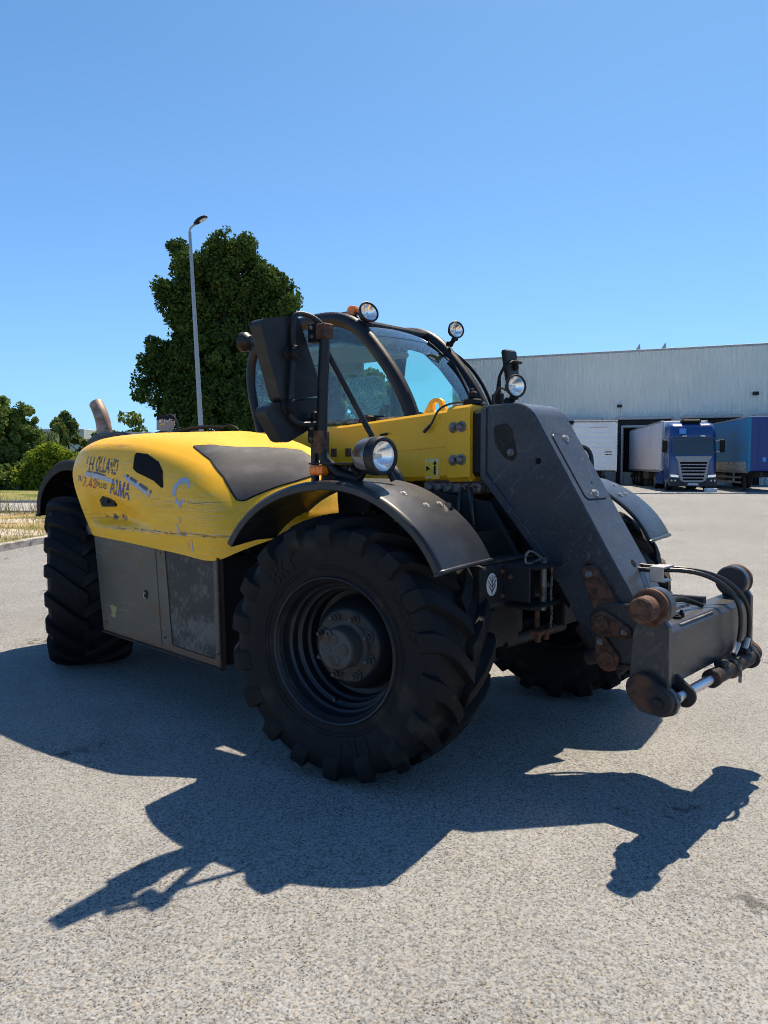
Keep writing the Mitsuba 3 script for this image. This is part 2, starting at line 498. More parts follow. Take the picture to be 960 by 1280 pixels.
def blades(n, fn, h0, h1, w, rng):
    p = fn(n)
    ang = rng.uniform(0, 2 * math.pi, n)
    h = rng.uniform(h0, h1, n)
    d = np.c_[np.cos(ang), np.sin(ang), np.zeros(n)]
    lean = rng.normal(0, 0.35, (n, 2)) * h[:, None]
    tip = p + np.c_[lean, h]
    v = np.stack([p - d * w, p + d * w, tip], 1).reshape(-1, 3)
    return trimesh.Trimesh(v, np.arange(3 * n).reshape(-1, 3), process=False)


def leafy(key, c0, c1, trans=0.5, f=3.0):
    def fn(p, n, uv):
        return mix(c0, c1, noise(p.x * f, p.y * f, p.z * f) * 0.6 + 0.4 * cell_rand(dr.floor(p.x * 9), dr.floor(p.y * 9), dr.floor(p.z * 9)))
    scene[key] = {'type': 'principledthin', 'base_color': proc(fn), 'roughness': 0.42, 'diff_trans': trans, 'eta': 1.45}
    return key


leafy('m_straw', (0.26, 0.20, 0.085), (0.40, 0.33, 0.17), 0.4)
leafy('m_weed', (0.16, 0.19, 0.09), (0.28, 0.28, 0.16), 0.5)
leafy('m_oak', (0.022, 0.050, 0.014), (0.105, 0.165, 0.042), 0.5)
leafy('m_darkleaf', (0.085, 0.14, 0.034), (0.21, 0.28, 0.08), 0.6)
leafy('m_laurel', (0.13, 0.20, 0.020), (0.32, 0.38, 0.05), 0.65)
leafy('m_willow', (0.17, 0.22, 0.11), (0.28, 0.33, 0.17), 0.6)
leafy('m_poplar', (0.10, 0.15, 0.045), (0.20, 0.25, 0.085), 0.6)
leafy('m_redleaf', (0.10, 0.025, 0.02), (0.16, 0.05, 0.03), 0.5)
mat('m_bark', pr(dusty((0.03, 0.025, 0.019), (0.06, 0.05, 0.04), 6), 0.95, specular=0.1))
g1 = np.random.default_rng(3)
add('dry_grass', blades(5000, lambda n: (lambda y: np.c_[verge_edge(y) - 0.2 - g1.uniform(0, 1, n) ** 1.3 * 6, y, np.full(n, 0.1)])(g1.uniform(12.5, 22, n)), 0.04, 0.14, 0.006, g1), 'm_straw',
    smooth=False, frame=PLACE, kind='stuff', label='dry straw-coloured grass tufts on the verge', cat='grass')
add('roadside_weed', blades(420, lambda n: np.c_[g1.uniform(-13, -6.5, n), g1.uniform(21.2, 22.1, n), np.full(n, 0.1)], 0.3, 0.75, 0.010, g1), 'm_weed',
    smooth=False, frame=PLACE, kind='stuff', label='thin pale weeds standing along the road edge', cat='weeds')


# ------------------------------------------------------------------ trees and bushes
def leaf_cloud(cent, rad, n, size, rng, spray=0.0, aspect=1.6):
    """n rhombic leaves about the given centres"""
    i = rng.integers(0, len(cent), n)
    d = rng.normal(size=(n, 3))
    d /= np.linalg.norm(d, axis=1, keepdims=True)
    pos = cent[i] + d * (rad[i] * rng.uniform(0.25, 1.0, n) ** 0.45)[:, None]
    a = rng.normal(size=(n, 3)) + np.array([0, 0, spray])
    a /= np.linalg.norm(a, axis=1, keepdims=True)
    b = np.cross(a, rng.normal(size=(n, 3)))
    b /= np.linalg.norm(b, axis=1, keepdims=True)
    s = size * rng.uniform(0.6, 1.3, n)[:, None]
    v = np.stack([pos - a * s * 0.5 * aspect, pos + b * s * 0.5, pos + a * s * 0.5 * aspect, pos - b * s * 0.5], 1).reshape(-1, 3)
    k = np.arange(n)[:, None] * 4
    f = np.vstack([k + [0, 1, 2], k + [0, 2, 3]])
    return trimesh.Trimesh(v, f, process=False)


def clumps(lumps, per, rng, inner=0.30):
    """lumps (x, y, z, r) broken into many small clump centres near their surfaces"""
    cs, rs = [], []
    for x, y, z, r in lumps:
        n = max(6, int(per * r * r))
        d = rng.normal(size=(n, 3))
        d /= np.linalg.norm(d, axis=1, keepdims=True)
        cs.append(np.array([x, y, z]) + d * (r * rng.uniform(0.30, 1.05, n) ** 0.6)[:, None] + rng.normal(0, 0.20 * r, (n, 3)) * rng.uniform(0, 1.4, (n, 1)))
        rs.append(rng.uniform(0.6, 1.25, n) * inner)
    return np.vstack(cs), np.concatenate(rs)


def limbs(base, lumps, r0, rng, trunk_top):
    parts = [tube([base, base + [rng.normal(0, .05), 0, trunk_top * 0.5], base + [rng.normal(0, .1), rng.normal(0, .1), trunk_top]], np.linspace(r0, r0 * 0.6, 12), 9, 12)]
    top = base + np.array([0, 0, trunk_top])
    for x, y, z, r in lumps:
        s = base + np.array([0, 0, rng.uniform(0.55, 1.0) * trunk_top])
        e = s + 0.72 * (np.array([x, y, z]) - s)
        mid = (s + e) / 2 + rng.normal(0, 0.25, 3) + np.array([0, 0, 0.15])
        parts.append(tube([s, mid, e], np.linspace(r0 * 0.38, 0.03, 9), 6, 9))
    return join(*parts)


def plant(name, x, y, lumps, per, leaves, size, m, rng, label, cat, group=None, r0=0.12, trunk=1.0, inner=0.3, spray=0.0, aspect=1.6, base_z=0.1):
    key = new(name)
    L = [(x + a, y + b, base_z + c, r) for a, b, c, r in lumps]
    add(key + '__trunk', limbs(np.array([x, y, base_z - 0.1]), L, r0, rng, trunk), 'm_bark', frame=PLACE)
    c, r = clumps(L, per, rng, inner)
    add(key + '__crown', leaf_cloud(c, r, leaves, size, rng, spray, aspect), m, smooth=False, frame=PLACE)
    tag(key, label, cat, group)
    return key


g2 = np.random.default_rng(21)
OAK = [(-2.84, 11.12, 0.43), (-2.51, 10.59, 0.57), (-3.08, 8.86, 0.48), (-3.18, 8.0, 0.43), (-2.7, 7.81, 0.57), (-4.04, 6.56, 0.43), (-4.23, 5.7, 0.48), (-4.23, 4.74, 0.48), (-3.56, 6.08, 0.77), (-1.84, 10.3, 0.67),
       (-1.17, 10.01, 0.77), (0.17, 11.26, 0.53), (0.65, 10.97, 0.38), (-0.69, 10.88, 0.48), (0.27, 10.11, 0.86), (1.61, 9.82, 0.48), (2.19, 9.63, 0.48), (1.8, 9.05, 0.77), (2.38, 8.67, 0.34), (1.61, 8.38, 0.77),
       (0.75, 8.58, 0.96), (-0.69, 8.67, 1.15), (-1.65, 8.58, 0.96), (-2.32, 6.95, 1.05), (-1.17, 6.95, 1.25), (0.27, 7.23, 1.15), (-3.08, 5.22, 0.96), (-1.84, 5.13, 1.34), (-0.5, 5.22, 1.34), (0.46, 5.51, 0.96),
       (-3.75, 4.26, 0.57), (-2.6, 3.98, 0.86), (-1.17, 3.98, 1.15), (0.27, 3.98, 0.96), (0.65, 6.47, 0.77), (-2.32, 9.34, 0.67), (-2.32, 10.01, 0.57), (-0.3, 9.44, 0.86), (1.42, 7.23, 0.67), (-2.6, 6.08, 0.86),
       (-1.36, 5.89, 1.05), (-0.11, 6.28, 1.05), (1.23, 5.51, 0.77), (0.65, 4.55, 0.96), (-0.55, 10.25, 0.75), (0.15, 10.75, 0.62), (-1.9, 9.9, 0.70), (1.15, 9.6, 0.75), (-0.25, 10.75, 0.55), (-2.5, 10.1, 0.55)]
oak = [(dx * 0.93 + 0.12, g2.normal(0, 0.8), z - 0.25, r * 0.92) for dx, z, r in OAK] + [(g2.uniform(-2.6, 1.0), g2.uniform(-1.2, 1.8), g2.uniform(3.5, 9), 0.95) for _ in range(12)]
plant('oak_tree', -6.55, 34.5, oak, 40, 170000, 0.11, 'm_oak', g2, 'tall dark green oak tree directly behind the street lamp', 'tree', r0=0.32, trunk=3.2, inner=0.40)


def heap(w, h, n, rng, dz=0.0, r=0.7, taper=0.5):
    out = []
    for _ in range(n):
        z = rng.uniform(0.1, 1.0) * (h - r)
        k = 1 - taper * z / h
        out.append((rng.uniform(-w, w) * k, rng.uniform(-1.2, 1.2), z + dz, r * rng.uniform(0.6, 1.1)))
    return out


plant('broadleaf_tree', -21.6, 44, heap(2.3, 5.4, 38, g2, r=0.95), 22, 34000, 0.15, 'm_darkleaf', g2, 'dark green round-headed tree at the left edge, tallest of the left-hand greenery', 'tree', r0=0.18, trunk=1.6)
plant('willow_bush', -20.9, 46, [(a, b, c, r * 0.8) for a, b, c, r in heap(0.75, 4.2, 13, g2, r=0.62, taper=0.2)], 14, 7000, 0.13, 'm_willow', g2,
      'feathery grey-green bush with upright shoots beside the dark left-hand tree', 'bush', r0=0.08, trunk=0.8, inner=0.35, spray=2.6, aspect=4.0)
plant('laurel_bush', -18.0, 42.5, heap(1.9, 2.7, 30, g2, r=0.62, taper=0.35), 26, 22000, 0.13, 'm_laurel', g2, 'bright yellow-green bush just left of the rear mudguard', 'bush', r0=0.06, trunk=0.5)
plant('laurel_bush', -15.2, 43.5, heap(1.6, 3.0, 26, g2, r=0.62, taper=0.35), 26, 18000, 0.13, 'm_laurel', g2, 'bright yellow-green bush partly hidden by the rear mudguard and the yellow engine cover', 'bush', r0=0.06, trunk=0.5)
plant('broadleaf_bush', -21.5, 40.5, heap(1.5, 2.1, 22, g2, r=0.55, taper=0.3), 24, 14000, 0.13, 'm_darkleaf', g2, 'low dark bush at the left edge of the lawn', 'bush', r0=0.05, trunk=0.4)
pop = [(g2.normal(0, 0.10 + 0.30 * (5.0 - z)), g2.normal(0, .5), z, 0.17 + 0.12 * (5.1 - z)) for z in np.linspace(3.3, 4.95, 16)]
plant('poplar_tree', -23.9, 58, pop, 30, 6500, 0.20, 'm_poplar', g2, 'slender pale green pointed tree behind the yellow-green bushes', 'tree', r0=0.1, trunk=2.5, inner=0.3, spray=0.8)
plant('broadleaf_tree', -22.3, 60, heap(1.7, 4.6, 13, g2, r=0.8, taper=0.4), 16, 6500, 0.22, 'm_poplar', g2, 'small pale green tree showing beside the exhaust stack', 'tree', r0=0.1, trunk=1.6)
plant('sapling', -11.6, 36, heap(0.5, 4.2, 10, g2, r=0.40, taper=0.2), 14, 900, 0.15, 'm_darkleaf', g2, 'sparse sapling beside the foot of the oak tree', 'tree', r0=0.04, trunk=2.0, inner=0.25)
TREES = ((-4.6, 52, 2.2, 8.6, 'green tree seen through the rear glass of the cab'), (-2.0, 54, 1.9, 9.6, 'tallest green tree seen through the side windows of the cab'),
         (-0.1, 53, 1.3, 8.2, 'rounded green tree seen through the cab at the foot of the windscreen pillar'), (2.4, 56, 1.3, 4.6, 'low green tree seen through the windscreen beside the warehouse corner'))
for x, y, w, h, lab in TREES:
    plant('broadleaf_tree', x, y, heap(w, h, 34, g2, r=0.95, taper=0.35), 20, 34000, 0.16, 'm_poplar', g2, lab, 'tree', 'trees behind the machine', r0=0.16, trunk=1.6)

mat('m_galv', pr((0.33, 0.34, 0.35), 0.45, metallic=0.6))
mat('m_wallgrey', pr(dusty((0.62, 0.635, 0.58), (0.57, 0.585, 0.535), 0.25, 0.4, 0.7), 0.45, specular=0.5))
mat('m_trim', pr((0.30, 0.32, 0.32), 0.5))
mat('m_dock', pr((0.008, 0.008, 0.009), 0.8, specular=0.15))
mat('m_far_wall', pr((0.40, 0.44, 0.42), 0.8))
mat('m_window', pr((0.03, 0.04, 0.045), 0.08, specular=0.8))

# street lamp
sl = new('street_lamp')
add(sl + '__post', tube([(-6.52, 28, 0), (-6.74, 28, 5.3), (-6.93, 28, 9.76)], np.linspace(0.105, 0.055, 16), 14, 16), 'm_galv', frame=PLACE)
add(sl + '__arm', tube([(-6.932, 28, 9.74), (-6.92, 27.98, 9.84), (-6.76, 27.9, 9.97), (-6.68, 27.87, 10.01)], 0.035, 10, 12), 'm_galv', frame=PLACE)
M = PLACE @ trimesh.transformations.translation_matrix([-6.49, 27.8, 10.10]) @ trimesh.transformations.rotation_matrix(-0.42, [0, 1, 0]) @ trimesh.transformations.rotation_matrix(-0.35, [0, 0, 1])
h = trimesh.creation.icosphere(3)
hv = h.vertices.copy()
hv[:, 2] = np.where(hv[:, 2] < -0.15, -0.15, hv[:, 2])
h = trimesh.Trimesh(hv * [0.30, 0.15, 0.12], h.faces, process=False)
add(sl + '__lamp_head', h, 'm_frame', frame=M)
add(sl + '__lens', lathe([(0, -0.05), (0.09, -0.03), (0.10, 0.0), (0, 0.0)], (0, 0, 1), (0.06, 0, -0.022), 20), 'm_white', frame=M @ np.diag([1.5, 1, 1, 1]))
tag(sl, 'tall slim grey street lamp with a small dark head, in front of the oak tree', 'street lamp')

add('concrete_block', rbox(-20.55, -19.6, 41.0, 41.5, 0.1, 0.42, 0.05), 'm_kerb', frame=PLACE, label='low pale-topped concrete block on the grass below the bushes at far left', cat='block')
fb = new('apartment_building')
fbx, fby = -37.2, 90
add(fb + '__wall', rbox(fbx - 4, fbx + 2.2, fby, fby + 8, 0, 5.6, 0.05), 'm_far_wall', frame=PLACE)
for r in range(2):
    for c in range(3):
        add(fb + '__window', rbox(fbx - 0.55 + c * 0.62, fbx - 0.1 + c * 0.62, fby - 0.05, fby + 0.1, 4.15 + r * 0.7, 4.6 + r * 0.7, 0.02), 'm_window', frame=PLACE)
tag(fb, 'pale grey-green far building with small square windows, between the left-hand bushes', 'building')

# ------------------------------------------------------------------ warehouse with its docks
WALL = PLACE @ np.array([[0.9253, 0.3793, 0, 5.6], [-0.3793, 0.9253, 0, 63.4], [0, 0, 1, 0], [0, 0, 0, 1.0]])
wh = new('warehouse')


def ribbed(x0, x1, z0, z1, y, period=0.32, depth=0.065):
    xs, ys, x = [], [], x0
    while x < x1 - 1e-6:
        for a, b in ((0, 0), (0.35, 0), (0.52, -depth), (0.85, -depth)):
            xs.append(x + a * period)
            ys.append(y + b)
        x += period
    xs.append(x1)
    ys.append(y)
    p = np.array([xs, ys]).T
    v = np.vstack([np.c_[p, np.full(len(p), z0)], np.c_[p, np.full(len(p), z1)]])
    return trimesh.Trimesh(v, grid_faces(2, len(p)), process=False)


W0, W1 = 0.0, 60.0
add(wh + '__cladding', ribbed(W0, W1, 0, 7.0, 0.03), 'm_wallgrey', smooth=False, frame=WALL)
add(wh + '__cladding', ribbed(W0, W1, 6.95, 9.85, 0.0), 'm_wallgrey', smooth=False, frame=WALL)
add(wh + '__side_wall', prism([(W0, 0.1), (W0 + 0.1, 0.1), (W0 + 0.1, 70), (W0, 70)], 0, 9.8, 'z', 0), 'm_wallgrey', smooth=False, frame=WALL)
add(wh + '__roof', rbox(W0, W1, 0.08, 70, 9.5, 9.82, 0.02), 'm_trim', smooth=False, frame=WALL)
add(wh + '__parapet_trim', rbox(W0 - 0.08, W1, -0.08, 0.22, 9.83, 10.0, 0.02), 'm_trim', smooth=False, frame=WALL)
for x in (14.0, 15.85):
    k = add(wh + '__roof_vent', prism([(x, 10.0), (x + 0.5, 10.0), (x + 0.42, 10.65)], 1.4, 1.5, 'y', 0.01), 'm_galv', smooth=False, frame=WALL)
add(wh + '__wall_lamp', rbox(22.2, 22.62, -0.28, -0.04, 6.35, 6.6, 0.03), 'm_frame', frame=WALL)
add(wh + '__wall_lamp', rbox(13.0, 13.35, -0.28, -0.04, 5.75, 5.95, 0.03), 'm_frame', frame=WALL)
DOCKS = (10.0, 14.95, 19.6, 24.3)
for i, x in enumerate(DOCKS):
    d = add(wh + '__dock_shelter', prism([(x - 1.9, 0), (x - 1.55, 0), (x - 1.55, 4.35), (x + 1.55, 4.35), (x + 1.55, 0), (x + 1.9, 0), (x + 1.9, 4.75), (x - 1.9, 4.75)], -0.75, 0.1, 'y', 0.02), 'm_frame', smooth=False, frame=WALL)
    add(d + '__edge_trim', prism([(x - 1.55, 0.02), (x - 1.47, 0.02), (x - 1.47, 4.27), (x + 1.47, 4.27), (x + 1.47, 0.02), (x + 1.55, 0.02), (x + 1.55, 4.35), (x - 1.55, 4.35)], -0.79, -0.70, 'y', 0), 'm_decal_white', smooth=False, frame=WALL)
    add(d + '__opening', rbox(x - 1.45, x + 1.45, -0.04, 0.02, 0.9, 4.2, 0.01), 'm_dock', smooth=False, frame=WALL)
    add(d + '__canopy', rbox(x - 2.0, x + 2.0, -1.2, -0.05, 4.77, 4.98, 0.02), 'm_trim', smooth=False, frame=WALL)
tag(wh, 'long pale grey warehouse clad in ribbed metal sheet with loading docks', 'building')


# ------------------------------------------------------------------ lorries. Local frame: x across (+ is right as seen from the front), y towards the rear, z up, origin at the middle of the front
def vehicle_frame(x, y, az):
    a = math.radians(az)
    return PLACE @ np.array([[math.cos(a), math.sin(a), 0, x], [-math.sin(a), math.cos(a), 0, y], [0, 0, 1, 0], [0, 0, 0, 1.0]])


mat('m_lorry_blue', pr((0.006, 0.042, 0.165), 0.2, specular=0.6, clearcoat=1.0))
mat('m_curtain', pr(dusty((0.006, 0.17, 0.34), (0.04, 0.17, 0.24), 1.3, 0.45, 0.8), 0.45, specular=0.4))
mat('m_navy', pr((0.004, 0.030, 0.17), 0.4))
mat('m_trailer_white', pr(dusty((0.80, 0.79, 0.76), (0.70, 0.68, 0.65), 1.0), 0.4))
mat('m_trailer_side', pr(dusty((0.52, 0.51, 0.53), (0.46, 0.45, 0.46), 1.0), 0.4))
mat('m_silver', pr((0.24, 0.25, 0.27), 0.35, metallic=0.4))
mat('m_chassis', pr((0.03, 0.03, 0.031), 0.7))
mat('m_red', pr((0.55, 0.06, 0.02), 0.5))
mat('m_sky_blue', pr((0.03, 0.24, 0.62), 0.4))


def road_wheel(parent, x, y, fr, r=0.5, w=0.3):
    s = 1 if x > 0 else -1
    k = add(parent + '__wheel', lathe([(0.28, 0), (r - 0.04, 0), (r, 0.04), (r, w - 0.04), (r - 0.04, w), (0.28, w)], (-s, 0, 0), (x, y, r), 24), 'm_tyre', frame=fr)
    add(k + '__rim', lathe([(0, 0.10), (0.14, 0.06), (0.2, 0.10), (0.29, 0.03), (0.29, 0.25)], (-s, 0, 0), (x, y, r), 24), 'm_silver', frame=fr)


def trailer(t, fr, y0, y1, front_mat, side_mat, roof_mat):
    """parts of a box trailer from y0 (headboard) to y1 (doors)"""
    add(t + '__headboard', rbox(-1.24, 1.24, y0, y0 + 0.08, 1.12, 3.98, 0.03), front_mat, frame=fr)
    for s in (-1, 1):
        add(t + '__side_wall', rbox(s * 1.21, s * 1.25, y0 + 0.085, y1, 1.15, 3.92, 0.01), side_mat, frame=fr)
        add(t + '__corner_post', rbox(s * 1.13, s * 1.265, y0 - 0.03, y0 + 0.12, 1.10, 4.0, 0.03), side_mat, frame=fr)
        add(t + '__side_rail', rbox(s * 1.20, s * 1.262, y0 + 0.125, y1, 1.02, 1.14, 0.01), 'm_silver', frame=fr)
        add(t + '__roof_rail', rbox(s * 1.18, s * 1.262, y0 + 0.125, y1, 3.925, 4.0, 0.01), 'm_silver', frame=fr)
    add(t + '__roof', rbox(-1.175, 1.175, y0 + 0.085, y1, 3.94, 3.99, 0.01), roof_mat, frame=fr)
    add(t + '__rear_door', rbox(-1.2, 1.2, y1 - 0.06, y1 + 0.02, 1.15, 3.9, 0.01), side_mat, frame=fr)
    add(t + '__chassis', join(rbox(-0.55, -0.42, y0 + 0.3, y1, 0.78, 1.10, 0.01), rbox(0.42, 0.55, y0 + 0.3, y1, 0.78, 1.10, 0.01), rbox(-1.1, 1.1, y1 - 0.2, y1, 0.5, 0.7, 0.02),
                              *[rbox(-0.41, 0.41, y, y + 0.08, 0.85, 1.05, 0.01) for y in np.arange(y0 + 1, y1, 1.6)], rbox(-1.15, -0.56, y0 + 5.0, y0 + 7.2, 0.55, 0.98, 0.03)), 'm_chassis', frame=fr)
    for y in (y1 - 4.9, y1 - 3.55, y1 - 2.2):
        for s in (-1, 1):
            road_wheel(t, s * 1.23, y, fr)


# the blue articulated lorry
lf = vehicle_frame(16.87, 42.0, 10)
lo = new('articulated_lorry')


def cab_section(z, front, w, back=2.15, r=0.28):
    p = sg.Polygon([(-w, front), (w, front), (w, back), (-w, back)]).buffer(-r, join_style='mitre').buffer(r, quad_segs=5)
    c = np.array(sg.polygon.orient(p).exterior.coords)[:-1]
    return np.c_[c, np.full(len(c), z)]


cabm = loft([cab_section(*a) for a in ((0.55, 0.10, 1.2), (0.9, 0.04, 1.23), (1.6, 0.04, 1.24), (2.0, 0.08, 1.24), (2.75, 0.26, 1.22), (2.95, 0.26, 1.22), (3.1, 0.22, 1.22), (3.55, 0.45, 1.2), (3.72, 0.75, 1.16), (3.8, 1.1, 1.05))])
cab = add(lo + '__cab', cabm, 'm_lorry_blue', smooth=35, frame=lf)


def bar(x0, x1, y0, y1, z0, z1, b=0.02):
    return rbox(x0, x1, y0, y1, z0, z1, b)


ws = [(-1.08, 0.055, 2.0), (1.08, 0.055, 2.0), (1.03, 0.225, 2.78), (-1.03, 0.225, 2.78)]
add(cab + '__windscreen', hull([(x, y, z) for x, y, z in ws] + [(x, y + 0.1, z) for x, y, z in ws]), 'm_window', smooth=False, frame=lf)
add(cab + '__sun_visor', hull([(-1.1, 0.1, 2.84), (1.1, 0.1, 2.84), (1.05, 0.13, 2.98), (-1.05, 0.13, 2.98), (-1.1, 0.4, 2.84), (1.1, 0.4, 2.84), (1.05, 0.4, 2.98), (-1.05, 0.4, 2.98)]), 'm_window', smooth=False, frame=lf)
add(cab + '__grille_surround', prism(round_poly([(-0.98, 1.93), (0.98, 1.93), (0.82, 1.68), (0.68, 0.62), (0.5, 0.5), (-0.5, 0.5), (-0.68, 0.62), (-0.82, 1.68)], 0.04), -0.03, 0.12, 'y', 0.012), 'm_silver', frame=lf)
for i, z in enumerate((1.56, 1.39, 1.22, 1.05, 0.84, 0.67)):
    w = 0.70 - 0.035 * i
    add(cab + '__grille_slot', prism(round_poly([(-w, z - 0.058), (w, z - 0.058), (w, z + 0.052), (-w, z + 0.052)], 0.025), -0.045, 0.0, 'y', 0.002), 'm_dock', frame=lf)
add(cab + '__bumper', join(prism(round_poly([(-1.22, 0.28), (1.22, 0.28), (1.24, 0.72), (0.74, 0.72), (0.56, 0.46), (-0.56, 0.46), (-0.74, 0.72), (-1.24, 0.72)], 0.03), -0.02, 0.4, 'y', 0.02)), 'm_chassis', frame=lf)
for s in (-1, 1):
    add(cab + '__headlight', prism(round_poly([(s * 0.74, 0.76), (s * 1.16, 0.78), (s * 1.19, 0.94), (s * 0.76, 0.90)][::s], 0.02), -0.01, 0.2, 'y', 0.012), 'm_chrome', frame=lf)
    for x in (0.93, 1.12):
        add(cab + '__fog_light', cyl((s * x, -0.03, 0.60), (s * x, 0.05, 0.60), 0.05, 14), 'm_white', frame=lf)
    m = add(cab + '__mirror', rbox(s * 1.36, s * 1.62, 0.05, 0.22, 2.12, 2.85, 0.06), 'm_black', frame=lf)
    add(m + '__arm', [tube([(s * 1.2, 0.3, 2.75), (s * 1.4, 0.15, 2.8)], 0.03, 8), tube([(s * 1.2, 0.3, 2.15), (s * 1.4, 0.15, 2.15)], 0.03, 8)], 'm_silver', frame=lf)
    add(cab + '__side_window', rbox(s * 1.2, s * 1.243, 0.5, 1.35, 2.05, 2.75, 0.02), 'm_window', frame=lf)
    add(cab + '__step', rbox(s * 0.95, s * 1.23, 0.45, 1.0, 0.42, 0.60, 0.03), 'm_chassis', frame=lf)
    add(cab + '__marker_light', rbox(s * 0.48 - 0.12, s * 0.48 + 0.12, 0.07, 0.14, 2.99, 3.05, 0.01), 'm_white', frame=lf)
    road_wheel(lo, s * 1.2, 1.35, lf, 0.5, 0.34)
    road_wheel(lo, s * 1.2, 4.9, lf, 0.5, 0.55)
add(cab + '__air_conditioner', rbox(-0.5, 0.5, 0.65, 1.35, 3.74, 3.98, 0.08), 'm_black', frame=lf)
add(cab + '__number_plate', rbox(-0.28, 0.28, -0.035, 0.0, 0.34, 0.46, 0.005), 'm_decal_white', frame=lf)
add(cab + '__emblem', rbox(-0.72, -0.38, 0.16, 0.3, 3.14, 3.42, 0.005), 'm_sky_blue', frame=lf)
add(lo + '__tractor_chassis', join(rbox(-0.5, 0.5, 1.0, 6.0, 0.55, 0.95, 0.02), rbox(-1.2, -0.62, 2.3, 3.9, 0.35, 0.95, 0.05), rbox(0.62, 1.2, 2.3, 3.9, 0.35, 0.95, 0.05)), 'm_chassis', frame=lf)
add(lo + '__side_skirt', rbox(-1.22, -1.18, 2.25, 4.2, 0.35, 1.0, 0.02), 'm_lorry_blue', frame=lf)
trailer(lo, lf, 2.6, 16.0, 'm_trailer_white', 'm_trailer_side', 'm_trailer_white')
tag(lo, 'blue articulated lorry with silver grille and white trailer backed up to the warehouse', 'truck')

wt = new('box_trailer')
wf = vehicle_frame(12.72, 46.4, 10)
trailer(wt, wf, 0, 13.2, 'm_trailer_white', 'm_trailer_white', 'm_trailer_white')
for z in np.arange(1.5, 3.6, 0.3):
    add(wt + '__headboard_rib', rbox(-1.1, 1.1, -0.05, 0.004, z, z + 0.09, 0.01), 'm_trailer_white', frame=wf)
add(wt + '__top_trim', rbox(-1.28, 1.28, -0.06, 0.1, 4.005, 4.12, 0.02), 'm_silver', frame=wf)
add(wt + '__red_mark', rbox(-0.3, 0.7, -0.012, 0.004, 3.62, 3.72, 0.004), 'm_red', frame=wf)
add(wt + '__hose_panel', rbox(0.55, 0.95, -0.04, 0.004, 2.05, 2.25, 0.01), 'm_rust', frame=wf)
add(wt + '__landing_leg', [rbox(-0.85, -0.7, 2.2, 2.35, 0, 0.8, 0.01), rbox(0.7, 0.85, 2.2, 2.35, 0, 0.8, 0.01)], 'm_chassis', frame=wf)
tag(wt, 'white box trailer without a tractor, standing at the dock left of the blue lorry', 'trailer')

bt = new('curtain_trailer')
bf = vehicle_frame(20.33, 40.2, 10)
trailer(bt, bf, 0, 13.4, 'm_navy', 'm_curtain', 'm_curtain')
add(bt + '__front_panel', rbox(-0.78, 1.1, -0.03, 0.002, 1.2, 3.85, 0.01), 'm_navy', frame=bf)
for y in np.arange(0.35, 13.0, 1.75):
    add(bt + '__side_board', rbox(-1.275, -1.25, y, y + 1.68, 1.15, 1.62, 0.008), 'm_kerb', frame=bf)
add(bt + '__notice', rbox(-0.55, -0.38, -0.04, -0.025, 1.62, 1.85, 0.003), 'm_sky_blue', frame=bf)
add(bt + '__landing_leg', [rbox(-0.85, -0.7, 2.2, 2.35, 0, 0.8, 0.01), rbox(0.7, 0.85, 2.2, 2.35, 0, 0.8, 0.01)], 'm_chassis', frame=bf)
add(bt + '__underrun_guard', join(rbox(-1.2, -1.16, 1.5, 7.2, 0.45, 0.55, 0.01), rbox(-1.2, -1.16, 1.5, 7.2, 0.72, 0.82, 0.01), rbox(-1.2, -1.1, 3.0, 3.1, 0.45, 1.1, 0.01)), 'm_silver', frame=bf)
tag(bt, 'blue curtain-sided trailer parked at the right edge beside the blue lorry', 'trailer')
add('concrete_block', rbox(17.15, 17.75, 40.9, 41.2, 0, 0.22, 0.02), 'm_white', frame=PLACE, label='small white block on the ground in front of the blue lorry', cat='block')


# ================================================================== the telescopic handler
TH = new('telescopic_handler')
tag(TH, 'yellow and black telescopic handler with worn engine cover standing on the asphalt', 'telehandler')
H = TH + '__'

# ------------------------------------------------------------------ wheels. Built about the origin, axle along Y, outer side towards -Y
TR = 0.635


